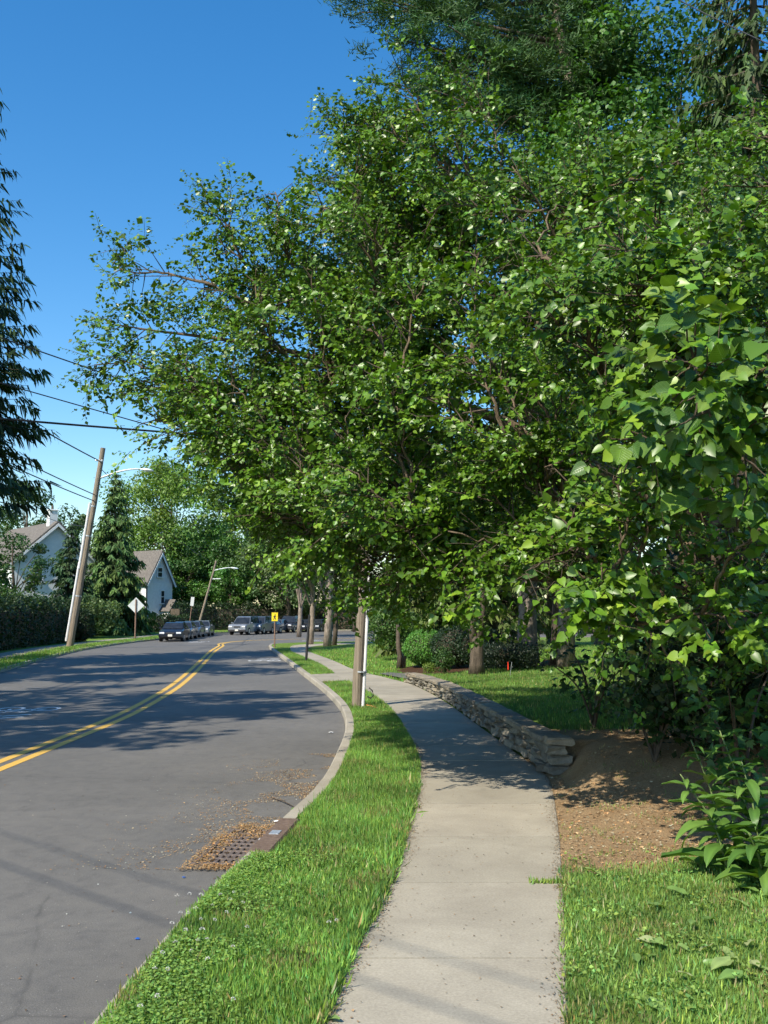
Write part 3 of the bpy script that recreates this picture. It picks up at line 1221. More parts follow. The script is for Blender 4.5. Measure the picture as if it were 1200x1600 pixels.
wire('thick black cable crossing the sky level into the big tree', b0 + ax0 * .41, b3 + ax3 * .69, .16, .019)
wire('highest thin wire running down behind the left spruce into the big tree', b0 + ax0 * .73, b3 + ax3 * .64, .05, .011)
wire('thin wire crossing the sky just above the thick black cable', b0 + ax0 * .635, b3 + ax3 * .58, .05, .010)
wire('black wire reaching the left lamp pole near its top', b0 + ax0 * .97, b1 + ax1 * .93, .35, .035)
wire('upper wire fixed to the left pole below its lamp arm', b0 + ax0 * .86, b1 + ax1 * .76, .35, .028)
wire('lower wire fixed to the left pole below its lamp arm', b0 + ax0 * .83, b1 + ax1 * .73, .45, .028)
wire('wire running from the lamp pole to the white house chimney side', b1 + ax1 * .60, (-28.0, 79.0, 10.2), .25, .022)
wire('far wire linking the two street lamp poles', b1 + ax1 * .9, b2 + ax2 * .95, .6, .02)
wire('upper wire passing over the road behind the viewer', b0 + ax0 * .80, b4 + ax4 * .88, .3, .010)
wire('lower wire passing over the road behind the viewer', b0 + ax0 * .755, b4 + ax4 * .83, .3, .012)
wire('thin wire against the sky at the top right corner', A(1015, -25, 19), A(1260, 95, 16), .05, .012)


# ------------------------------------------------------------------ signs
def sign_post(root, h, r, mat, n=8, name='post'):
    return MB().tube([(0, 0, -.05), (0, 0, h)], [r, r], n).build(name, mat, root)


p = G(211, 999, .12)
s1 = thing('road_sign', 'diamond road sign seen from its pale back on a brown post', 'road sign', tuple(p), .12)
hs = (957 - 934) / FPX * p[1] + CAM_Z - .1
m = MB()
D = .62
m.prism([(0, -D), (D, 0), (0, D), (-D, 0)], 'y', -.006, .006)
o = m.build('panel', M['signback'], s1)
o.location = (0, .045, hs - D)
sign_post(s1, hs - .15, .055, M['signpost'], 8)
for z in (hs - D - .3, hs - D + .3):
    MB().box((0, .0, z), (.05, .09, .05)).build('bolt', M['galv'], s1)

p = G(429, 1011, .12)
s2 = thing('pedestrian_sign', 'small yellow pedestrian warning sign on a thin post at the bend', 'road sign', tuple(p), -.05)
hs = 2.05
sign_post(s2, hs + .0, .045, M['signpost'], 8)
pn = MB().box((0, -.055, hs - .28), (.38, .01, .52), bev=.004).build('panel', M['signyellow'], s2)
fg = MB()
y = -.0625


def flat(poly):
    fg.prism(poly, 'y', y, y + .002)


cz = hs - .30
flat([(.02 + .035 * math.cos(a), cz + .155 + .035 * math.sin(a)) for a in np.linspace(0, 2 * math.pi, 12, endpoint=False)])
flat([(-.045, cz - .01), (.04, cz - .01), (.05, cz + .11), (-.03, cz + .11)])
flat([(-.09, cz - .17), (-.05, cz - .17), (.015, cz + .0), (-.045, cz + .0)])
flat([(.05, cz - .17), (.09, cz - .17), (.04, cz + .0), (-.01, cz + .0)])
flat([(-.1, cz + .02), (-.08, cz), (-.02, cz + .09), (-.03, cz + .11)])
flat([(.08, cz + .01), (.1, cz + .03), (.05, cz + .11), (.04, cz + .08)])
fg.build('pedestrian_symbol', M['black'], pn)
bd = MB()
for (cx, cz_, sx, sz) in ((0, hs - .035, .36, .008), (0, hs - .525, .36, .008), (-.178, hs - .28, .008, .49), (.178, hs - .28, .008, .49)):
    bd.box((cx, -.0625, cz_), (sx, .002, sz))
bd.build('border', M['black'], pn)

p = G(478, 1034, .12)
s3 = thing('street_sign', 'tall black post with a sign seen edge-on beside the footway', 'sign post', tuple(p), 0)
hp = (957 - 962) / FPX * p[1] + CAM_Z - .12
pts = [np.array([0, 0, -.05]), np.array([.13, 0, hp])]
MB().tube(pts, [.055, .05], 8).build('post', M['blackpost'], s3)
MB().box((.12, 0, hp - .22), (.06, .42, .52), bev=.01).build('panel', M['blackpost'], s3)

p = np.array([-19.6, 100.5, .1])
s4 = thing('parking_sign', 'small grey sign on a leaning post behind the parked cars', 'road sign', tuple(p), 0)
hp = 3.4
MB().tube([np.array([0, 0, -.05]), np.array([.35, 0, hp])], [.05, .045], 8).build('post', M['signpost'], s4)
MB().box((.34, -.07, hp - .25), (.34, .02, .9), rot=Matrix.Rotation(.1, 3, 'Y'), bev=.005).build('panel', M['signback'], s4)


# ------------------------------------------------------------------ parked cars
def make_car(label, col, loc, rz, kind='sedan', group='cars', metal=.3):
    root = thing('parked_car', label, 'car', (loc[0], loc[1], .004), rz, group)
    paint = car_mat('car_paint', col, metal)
    # local +x is the nose, length 4.5
    if kind == 'suv':
        L, W, H, belt = 4.6, 1.85, 1.78, 1.08
        roof = [(-2.2, belt), (-2.12, H - .12), (-1.9, H), (.1, H), (.35, H - .06), (1.0, belt)]
        low = [(-2.3, .42), (-2.3, belt - .12), (-2.22, belt), (1.0, belt), (2.12, belt - .08), (2.28, belt - .22), (2.3, .42), (2.1, .3), (-2.1, .3)]
    else:
        L, W, H, belt = 4.5, 1.76, 1.43, .92
        roof = [(-1.95, belt), (-1.25, H - .05), (-.9, H), (.15, H), (.4, H - .05), (1.05, belt)]
        low = [(-2.25, .4), (-2.25, belt - .16), (-2.15, belt), (1.05, belt), (1.95, belt - .14), (2.2, belt - .26), (2.25, .4), (2.05, .24), (-2.05, .24)]

    def loft(poly, ws):
        V, F = [], []
        n = len(poly)
        cx = sum(q[0] for q in poly) / n
        cz_ = sum(q[1] for q in poly) / n
        for yy, k in ws:
            V += [(cx + (q[0] - cx) * k, yy, cz_ + (q[1] - cz_) * k) for q in poly]
        for r in range(len(ws) - 1):
            for i in range(n):
                F.append([r * n + i, r * n + (i + 1) % n, (r + 1) * n + (i + 1) % n, (r + 1) * n + i])
        F += [list(range(n)), [(len(ws) - 1) * n + i for i in range(n)][::-1]]
        return V, F
    hw = W / 2
    V, F = loft(low[::-1], [(-hw, .93), (-hw + .07, 1.0), (hw - .07, 1.0), (hw, .93)])
    body = mesh_obj('body', V, F, paint, root, smooth=False)
    # cabin narrows to the roof
    V, F = [], []
    n = len(roof)
    for s_ in (-1, 1):
        for x, z in roof:
            k = (z - belt) / (H - belt)
            V.append((x, s_ * (hw - .06 - .2 * k), z - .02))
    F = [[i, i + 1, n + i + 1, n + i][::-1] for i in range(n - 1)] + [list(range(n)), [n + i for i in range(n)][::-1]]
    mesh_obj('cabin', V, F, paint, root)

    def quad(name, pts, off):
        P = [Vector(q) for q in pts]
        nn = (P[1] - P[0]).cross(P[2] - P[0]).normalized() * off
        V = [q + nn for q in P] + [q - nn for q in P]
        return mesh_obj(name, V, [[0, 1, 2, 3], [7, 6, 5, 4], [0, 4, 5, 1], [1, 5, 6, 2], [2, 6, 7, 3], [3, 7, 4, 0]], M['glass'], root)
    fx0, fx1 = roof[-1][0], roof[-2][0]
    zt = roof[-2][1]
    a0, a1_ = hw - .12, hw - .27
    quad('windscreen', [(fx0 + .0, -a0, belt + .02), (fx0 + .0, a0, belt + .02), (fx1 + .02, a1_, zt - .05), (fx1 + .02, -a1_, zt - .05)], .012)
    bx0, bx1, zb = roof[0][0], roof[1][0], roof[1][1]
    quad('rear_window', [(bx0 + .02, a0, belt + .04), (bx0 + .02, -a0, belt + .04), (bx1, -a1_, zb - .06), (bx1, a1_, zb - .06)], .012)
    for s_ in (-1, 1):
        k = (H - .1 - belt) / (H - belt)
        yb, yt = s_ * (hw - .06 - .01), s_ * (hw - .06 - .2 * k)
        for xa, xb, ta, tb in (((-.35), fx0 - .18, -.33, fx1 - .05), (bx0 + .35, -.45, bx1 + .18, -.43)):
            quad('side_window', [(xa, yb, belt + .03), (xb, yb, belt + .03), (tb, yt, H - .1), (ta, yt, H - .1)][::s_], .014)
        MB().box((fx0 - .15, s_ * (hw + .08), belt + .06), (.12, .16, .12), bev=.03).build('mirror', paint, root)
    for x in (-1.38, 1.38):
        for s_ in (-1, 1):
            rr = .36 if kind == 'suv' else .32
            ty = MB().tube([(x, s_ * (hw - .20), rr), (x, s_ * (hw + .012), rr)], [rr, rr], 18).build('tyre', M['tyre'], root)
            MB().tube([(x, s_ * (hw - .1), rr), (x, s_ * (hw + .022), rr)], [rr * .62, rr * .58], 14).build('rim', M['rim'], ty)
    nx = low[6][0]
    zb = belt - .30
    for s_ in (-1, 1):
        MB().box((nx - .06, s_ * (hw - .27), zb + .01), (.16, .36, .15), bev=.03).build('headlight', M['lens'], root)
        MB().box((-nx + .05, s_ * (hw - .2), zb + .05), (.12, .22, .2), bev=.02).build('tail_light', M['flag'], root)
    MB().box((nx + .0, 0, zb + .0), (.06, .62, .13), bev=.02).build('grille', M['bumper'], root)
    MB().box((nx + .0, 0, .42), (.14, W - .12, .2), bev=.05).build('bumper', M['bumper'] if kind == 'suv' else paint, root)
    MB().box((nx + .08, 0, .47), (.02, .32, .16)).build('number_plate', M['plate'], root)
    if kind == 'suv':
        for s_ in (-1, 1):
            MB().tube([(-1.7, s_ * .62, H + .03), (.05, s_ * .62, H + .03)], [.03, .03], 6).build('roof_rail', M['bumper'], root)
    return root


gl = 'cars parked along the left kerb'
make_car('dark sedan parked first in the left row, facing the viewer', (.02, .022, .03), (-15.9, 76.2), -math.pi / 2 + .06, group=gl)
make_car('dark blue grey sedan second in the left row', (.07, .10, .15), (-16.35, 81.8), -math.pi / 2 + .05, group=gl)
make_car('dusty blue sedan third in the left row', (.09, .12, .17), (-16.7, 87.4), -math.pi / 2 + .05, group=gl)
make_car('silver sedan last in the left row', (.20, .22, .24), (-16.85, 93.0), -math.pi / 2 + .05, 'sedan', group=gl)
gr = 'cars parked round the bend in the shade'  # paints of this row darkened to carry the shade of the bend
hd = -math.pi / 2 - .2
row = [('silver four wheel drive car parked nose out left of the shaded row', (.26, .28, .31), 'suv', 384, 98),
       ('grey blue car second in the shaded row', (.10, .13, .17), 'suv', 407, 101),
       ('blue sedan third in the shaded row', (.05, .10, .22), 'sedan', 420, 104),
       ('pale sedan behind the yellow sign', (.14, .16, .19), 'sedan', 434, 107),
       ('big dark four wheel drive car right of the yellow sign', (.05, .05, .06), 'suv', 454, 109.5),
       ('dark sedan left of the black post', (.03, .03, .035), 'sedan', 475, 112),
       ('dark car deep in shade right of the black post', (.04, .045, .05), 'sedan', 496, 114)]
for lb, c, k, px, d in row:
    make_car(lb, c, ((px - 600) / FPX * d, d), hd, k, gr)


# ------------------------------------------------------------------ houses
def house(label, loc, rz, W, D, H, RH, wallm, gablem, name='house'):
    """gable end at local y=0 facing -y; ridge runs +y"""
    root = thing(name, label, 'house', loc, rz)
    m = MB()
    m.box((0, D / 2, H / 2), (W, D, H))
    m.build('wall', wallm, root)
    for y0 in (0.003, D - .12):
        gm = MB().prism([(-W / 2, H), (W / 2, H), (0, H + RH)], 'y', y0, y0 + .11)
        gm.build('gable', gablem, root)
    ov = .45
    sl_ = math.hypot(W / 2, RH)
    for s_ in (-1, 1):
        dx, dz = W / 2 * s_, -RH
        e_ = ov / sl_
        A0 = (0, H + RH)
        B0 = (dx * (1 + e_), H + RH + dz * (1 + e_))
        t = .16
        nx, nz = RH / sl_ * s_, W / 2 / sl_
        poly = [A0, B0, (B0[0] + nx * t, B0[1] + nz * t), (0, A0[1] + t / nz * 1.0)]
        if s_ > 0:
            poly = poly[::-1]
        rf = MB().prism(poly, 'y', -ov, D + ov).build('roof', M['shingle'], root)
        bp = [A0, B0, (B0[0] - nx * .2, B0[1] - nz * .2), (0, A0[1] - .2 / nz)]
        if s_ < 0:
            bp = bp[::-1]
        MB().prism(bp, 'y', -ov - .04, -ov + .03).build('barge_board', M['trim'], rf)
    return root


def window(root, face, u, z, w_, h_, W=0, D=0):
    """face: 'front' (y=0), 'left' (x=-W/2), 'right'"""
    if face == 'front':
        c, rot = (u, -.03, z), Matrix.Identity(3)
    elif face == 'left':
        c, rot = (-W / 2 - .03, u, z), Matrix.Rotation(math.pi / 2, 3, 'Z')
    else:
        c, rot = (W / 2 + .03, u, z), Matrix.Rotation(-math.pi / 2, 3, 'Z')

    def at(x, y, zz):
        return Vector(c) + rot @ Vector((x, y, zz))
    wn = MB().box(at(0, .0, 0), (w_, .05, h_), rot).build('window', M['glass'], root)
    fr = MB()
    for x, zz, sx, sz in ((-w_ / 2, 0, .12, h_ + .12), (w_ / 2, 0, .12, h_ + .12), (0, h_ / 2, w_ - .12, .12), (0, 0, w_ - .12, .07)):
        fr.box(at(x, -.03, zz), (sx, .08, sz), rot)
    fr.build('frame', M['trim'], wn)
    MB().box(at(0, -.08, -h_ / 2 - .06), (w_ + .3, .22, .11), rot).build('sill', M['trim'], wn)
    return wn


p = A(84, 960, 88)
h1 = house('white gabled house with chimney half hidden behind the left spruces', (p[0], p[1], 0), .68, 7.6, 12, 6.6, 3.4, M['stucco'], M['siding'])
for u, z in ((-1.6, 5.6), (1.2, 5.6), (-2.0, 2.4), (.6, 2.6), (2.6, 2.4)):
    window(h1, 'front', u, z, .95, 1.5)
for u in (2, 5, 8):
    window(h1, 'left', u, 2.4, 1.0, 1.5, 7.6)
    window(h1, 'right', u, 2.4, 1.0, 1.5, 7.6)
ch = MB().box((-.1, .9, 10.2), (.72, .72, 2.0), bev=.03).build('chimney', M['stucco'], h1)
MB().box((-.1, .9, 11.24), (.86, .86, .14), bev=.03).build('chimney_cap', M['trim'], ch)
MB().tube([(-.1, .9, 11.28), (-.1, .9, 11.7)], [.12, .1], 8).build('flue', M['darkbark'], ch)
wg = MB().box((5.6, 5.5, 2.6), (5.4, 7, 5.2)).build('wing_wall', M['stucco'], h1)
MB().prism([(2.6, 5.2), (8.8, 5.0), (8.8, 5.15), (3.6, 8.3), (2.6, 8.3)], 'y', 1.6, 9.4).build('wing_roof', M['shingle'], h1)

p = A(248, 960, 118)
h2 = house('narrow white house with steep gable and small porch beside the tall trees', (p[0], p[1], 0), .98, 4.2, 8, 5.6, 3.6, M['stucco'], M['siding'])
window(h2, 'front', .5, 4.0, .62, 1.5)
window(h2, 'front', 0, 6.9, .8, 1.1)
window(h2, 'left', 2.0, 4.0, .8, 1.3, 4.2)
window(h2, 'left', 5.0, 2.0, .8, 1.3, 4.2)
pr = MB().box((1.0, -.75, 1.2), (1.5, 1.5, 2.4)).build('porch', M['stucco'], h2)
MB().prism([(-.0, 2.3), (2.0, 2.3), (1.0, 3.7)], 'y', -1.75, .0).build('porch_roof', M['shingle'], pr)
dd = MB().box((1.0, -1.53, 1.0), (.75, .06, 2.0)).build('door', M['darkbark'], pr)
MB().tube([(1.25, -1.56, 1.0), (1.25, -1.62, 1.0)], [.04, .04], 8).build('handle', M['galv'], dd)
MB().tube([(-2.0, -.07, .1), (-2.0, -.07, 5.3)], [.06, .06], 8).build('downpipe', M['bumper'], h2)
hl = MB().prism([(-3.9, 2.0), (-1.9, 2.0), (-1.9, 3.1), (-2.2, 3.1)], 'y', .2, 3.0).build('lean_to_roof', M['shingle'], h2)
MB().box((-2.75, 1.6, 1.0), (1.6, 2.6, 2.0)).build('lean_to', M['stucco'], h2)


# ------------------------------------------------------------------ trees
def rand_dirs(n):
    v = rng.normal(size=(n, 3))
    return norm(v)


def clump_leaves(centres, radii, per, size, base, var, T=DIA_V, FT=DIA_F, up=.55, shell=True):
    n = len(centres) * per
    ci = np.repeat(np.arange(len(centres)), per)
    d = rand_dirs(n)
    rr = rng.uniform(0, 1, n) ** (.38 if shell else .33)
    pos = centres[ci] + d * (radii[ci] * rr)[:, None] * np.array([1, 1, .72])
    nrm = norm(d * .8 + rng.normal(size=(n, 3)) * .55 + np.array([0, 0, up]))
    ax = norm(np.cross(nrm, rng.normal(size=(n, 3))) + np.array([0, 0, -.25]))
    cc = jit(len(centres), base, .16)
    col = cc[ci] * np.exp(rng.normal(0, var, n))[:, None]
    return scatter(T, FT, pos, ax, nrm, size * rng.uniform(.6, 1.35, n), col)


def crown_points(n, cx, cy, cz, rx, ry, rz, hollow=.45):
    out = []
    ph = rng.uniform(0, 6.28, 6)
    while len(out) < n:
        d = rand_dirs(1)[0]
        bumpy = 1 + .16 * math.sin(3 * math.atan2(d[1], d[0]) + ph[0]) + .14 * math.sin(5 * d[2] + ph[1]) + .1 * math.sin(7 * d[0] + ph[2])
        r = rng.uniform(hollow, 1) ** .6 * bumpy
        out.append((cx + d[0] * rx * r, cy + d[1] * ry * r, cz + d[2] * rz * r))
    return np.array(out)


def broad_tree(label, x, y, h, r, base=(.045, .10, .022), nclump=70, per=170, leaf=.26, z0=.1, name='broadleaf_tree', group='background trees',
               bark='darkbark', trunk_r=.28, low=.28, lean=0.0, ry=None):
    root = thing(name, label, 'tree', (x, y, z0), 0, group)
    cz = h * (low + (1 - low) / 2)
    C = crown_points(nclump, lean * h * .8, 0, cz, r, ry or r, h * (1 - low) / 2)
    ts = TubeSet()
    trunk_pts = [np.array([lean * h * .6 * t + .12 * math.sin(5 * t), .1 * math.sin(4 * t + 1), h * .8 * t]) for t in np.linspace(-.01, 1, 9)]
    tr = MB().tube(trunk_pts, np.linspace(trunk_r * 1.15, trunk_r * .25, 9), 10)
    tr.build('trunk', M[bark], root, smooth=True)
    for c in C[::4]:
        t = rng.uniform(.3, .75)
        k = t * 8
        p0_ = trunk_pts[int(k)]
        mid = (p0_ + c) / 2 + np.array([0, 0, .3])
        ts.add([p0_, mid, c], [trunk_r * .35, trunk_r * .2, .02], 5)
    ts.build('limbs', M[bark], root)['kind'] = 'stuff'
    rad = rng.uniform(.16, .30, len(C)) * r * 1.0
    base = tuple(np.array(base) * (1.45, 1.5, 1.2))
    V, F, Cc = clump_leaves(C, rad, per, leaf, base, .22)
    mesh_obj('crown', V, F, M['bgleaf'], root, attrs={'col': Cc})
    return root


def spruce(label, x, y, h, r, base=(.030, .058, .022), z0=.1, levels=44, per=8, sprays=26, name='spruce_tree', low=.06, group='conifers',
           droop=.5, trunk_r=.32, size=.5, wid=.11, power=.85, hang=1.0, bark='darkbark', yellow=.0):
    root = thing(name, label, 'tree', (x, y, z0), 0, group)
    MB().tube([(0, 0, h * t) for t in np.linspace(-.01, 1, 8)], np.linspace(trunk_r, .03, 8), 10).build('trunk', M[bark], root, smooth=True)
    ts = TubeSet()
    P, AX, N, S, CO = [], [], [], [], []
    for i in range(levels):
        t = (i + rng.uniform(0, 1)) / levels
        z = h * (low + (1 - low) * t)
        R_ = r * (1 - t) ** power * (.9 if t > .12 else .75) + .15
        for j in range(per):
            az = rng.uniform(0, 2 * math.pi)
            L = R_ * rng.uniform(.62, 1.12)
            u = np.linspace(0, 1, 5)
            dr = droop * rng.uniform(.7, 1.3)
            zz = z - L * dr * (u ** 1.2) + L * .22 * dr * 2 * u ** 4
            bp = np.stack([np.cos(az) * L * u, np.sin(az) * L * u, zz], 1)
            ts.add(bp, np.linspace(.05, .008, 5) * (.4 + .6 * (1 - t)), 3)
            n = max(6, int(sprays * L / r * 1.0) + 4)
            uu = rng.uniform(.12, 1.0, n) ** .8
            pos = np.stack([np.interp(uu, u, bp[:, k]) for k in range(3)], 1)
            side = rng.choice([-1, 1], n)
            perp = np.array([-np.sin(az), np.cos(az), 0])
            rad = np.array([np.cos(az), np.sin(az), 0])
            ax = perp[None] * (side * rng.uniform(.15, .9, n))[:, None] + rad[None] * rng.uniform(.2, .9, n)[:, None]
            ax[:, 2] -= rng.uniform(.25, 1.15, n) * hang
            nr_ = rng.normal(size=(n, 3)) * .5 + np.array([0, 0, .5]) + rad * .5
            P.append(pos + rng.normal(size=(n, 3)) * .05)
            AX.append(ax)
            N.append(nr_)
            S.append(size * rng.uniform(.5, 1.25, n) * (.55 + .45 * (1 - t)))
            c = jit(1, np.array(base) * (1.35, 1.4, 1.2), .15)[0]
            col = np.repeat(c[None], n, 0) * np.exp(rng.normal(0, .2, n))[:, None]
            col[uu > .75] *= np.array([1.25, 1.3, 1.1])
            CO.append(col)
    ts.build('limbs', M[bark], root)['kind'] = 'stuff'
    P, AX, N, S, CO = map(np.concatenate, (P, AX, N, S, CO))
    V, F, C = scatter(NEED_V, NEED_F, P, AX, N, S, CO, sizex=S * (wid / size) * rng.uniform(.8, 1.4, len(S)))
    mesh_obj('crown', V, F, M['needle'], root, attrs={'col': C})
    return root


def pxx(px, d):
    return (px - 600) / FPX * d


# left foreground spruce and its neighbours outside the frame
spruce('huge dark spruce whose drooping boughs enter at the left edge', -18.6, 39, 29.5, 6.2, (.020, .036, .017), levels=64, per=11, sprays=110, droop=.42, low=.24, size=.62, wid=.10, power=.62, hang=1.2)
spruce('dark spruce outside the left edge shading the road', -18.2, 17, 17, 4.6, (.022, .04, .018), levels=34, per=8, sprays=20, size=.7, wid=.2, droop=.4)
broad_tree('leafy tree outside the left edge shading the near lane', -17.6, 9.5, 20.0, 5.2, nclump=75, per=110, leaf=.42)
broad_tree('broad tree outside the left edge shading the far lane', -18.6, 27, 18, 5.0, nclump=80, per=110, leaf=.42)
spruce('tall drooping spruce between the two white houses', pxx(178, 90), 90, 14.6, 4.4, (.050, .085, .030), levels=48, per=10, sprays=64, size=.75, wid=.19, droop=.35, low=.02, hang=1.3)
spruce('smaller dark spruce in front of the white gabled house', pxx(110, 82), 82, 9.4, 3.3, (.026, .048, .024), levels=32, per=10, sprays=56, size=.6, wid=.16, low=.02)
spruce('narrow dark spruce at the corner of the white house', pxx(-22, 78), 78, 11, 2.4, (.024, .042, .02), levels=34, per=10, sprays=54, size=.6, wid=.16, low=.1)

broad_tree('dark leafy tree in front of the white house wall', pxx(22, 76), 76, 9.4, 3.0, (.026, .055, .018), 44, 130, .2, low=.2, trunk_r=.16)
broad_tree('dark green tree behind the white house roof', pxx(42, 104), 104, 16.2, 5.2, (.034, .068, .02), 60, 170, .3, low=.2)
broad_tree('small pale tree beyond the white house chimney', pxx(122, 128), 128, 16, 4.2, (.055, .10, .03), 45, 130, .32)
broad_tree('tall light green tree rising above the narrow house', pxx(268, 132), 132, 21.6, 8.6, (.085, .145, .032), 165, 210, .34, low=.18, trunk_r=.4)
broad_tree('tall pale tree right of the light green one', pxx(352, 142), 142, 16.5, 6.5, (.07, .12, .03), 100, 190, .33, low=.15)
broad_tree('round maple behind the far lamp pole', pxx(318, 128), 128, 12.5, 5.6, (.045, .105, .02), 95, 170, .28, low=.12)
broad_tree('low spreading maple right of the far lamp pole', pxx(362, 122), 122, 8.2, 3.6, (.05, .115, .022), 60, 160, .26, low=.15)
broad_tree('dark tree left of the far lamp pole', pxx(285, 126), 126, 11, 4.5, (.035, .08, .02), 60, 150, .3, low=.1)
broad_tree('dark tree behind the shaded cars', pxx(410, 124), 124, 13, 5.5, (.035, .07, .02), 75, 150, .3, low=.18)
broad_tree('grey green tree above the yellow sign', pxx(450, 119), 119, 12, 5.0, (.055, .085, .035), 75, 150, .28, low=.2)
broad_tree('green tree further round the bend', pxx(505, 128), 128, 14, 6, (.045, .085, .022), 75, 150, .3, low=.2)
broad_tree('tree over the far end of the footway', pxx(555, 112), 112, 12.5, 5, (.05, .09, .022), 70, 150, .28, low=.2)

# right of the footway
broad_tree('footway tree with grey trunk left of the paired trunks', pxx(486, 64), 64, 11, 3.4, (.05, .10, .022), 55, 150, .2, low=.36, trunk_r=.18, z0=.12, group='trees on the right lawn', bark='pinebark')
broad_tree('stout lawn tree beside the far bend of the footway', pxx(512, 60.5), 60.5, 12.5, 3.8, (.045, .09, .02), 60, 150, .2, low=.36, trunk_r=.24, z0=.12, group='trees on the right lawn', bark='pinebark')
broad_tree('slim dark lawn tree close beside the stout one', pxx(523, 62), 62, 9.5, 2.6, (.04, .085, .02), 40, 130, .2, low=.4, trunk_r=.14, z0=.12, group='trees on the right lawn')
broad_tree('pale trunked tree across the bend', pxx(468, 88), 88, 12, 4, (.05, .09, .022), 50, 140, .25, low=.4, trunk_r=.2, z0=.1, group='trees on the right lawn', bark='pinebark')

spruce('weeping conifer with light green boughs behind the clipped bush', 2.3, 45, 9.5, 3.6, (.062, .085, .028), levels=36, per=9, sprays=60, size=.5, wid=.12, low=.03, droop=.4, hang=1.5, z0=.35)
spruce('weeping conifer left of the pine trunk', 5.1, 46, 11, 3.6, (.060, .080, .028), levels=38, per=9, sprays=60, size=.5, wid=.12, low=.04, droop=.4, hang=1.5, z0=.4)
spruce('dark conifer right of the pine trunk', 8.4, 50, 17, 4.2, (.028, .046, .02), levels=42, per=8, sprays=50, size=.6, wid=.16, low=.22, z0=.45)
spruce('tall weeping spruce at the top right corner', 11.0, 28, 27, 5.0, (.036, .056, .022), levels=52, per=9, sprays=70, size=.55, wid=.12, low=.08, hang=1.6, z0=.45)
spruce('dark spruce added to fill the shade right of the big tree', 9.5, 21, 15, 4.0, (.022, .038, .018), levels=40, per=8, sprays=50, size=.6, wid=.15, low=.03, z0=.45)  # put in to keep the background dark here
broad_tree('green broadleaf tree topping the right skyline', 9.6, 33, 22.6, 4.9, (.034, .085, .016), 280, 190, .19, low=.35, z0=.45, group='trees on the right lawn', trunk_r=.3)
broad_tree('dark broadleaf tree behind the right side of the big tree', 8.2, 25, 14, 3.8, (.035, .075, .018), 70, 150, .18, low=.12, z0=.45, group='trees on the right lawn')


def forked_tree():
    p = G(745, 1050, .48)
    root = thing('forked_tree', 'dark tree with forked trunk on the lawn behind the stone wall', 'tree', tuple(p), 0, 'trees on the right lawn')
    MB().tube([(0, 0, -.05), (.0, 0, .25), (.01, 0, .6), (.0, 0, 1.0)], [.25, .2, .19, .17], 12).build('trunk', M['darkbark'], root, smooth=True)
    for s_, ln in ((-1, 4.2), (1, 4.6)):
        MB().tube([(s_ * .06, 0, .7), (s_ * .13, 0, 1.5), (s_ * .24, .1, 2.6), (s_ * .5, .2, ln + 1)], [.125, .12, .10, .05], 10).build('stem', M['darkbark'], root, smooth=True)
    C = crown_points(60, 0, .8, 5.2, 2.8, 2.4, 2.6, .3)
    V, F, Cc = clump_leaves(C, rng.uniform(.5, .8, 60), 130, .14, (.04, .085, .02), .2)
    mesh_obj('crown', V, F, M['bgleaf'], root, attrs={'col': Cc})


forked_tree()


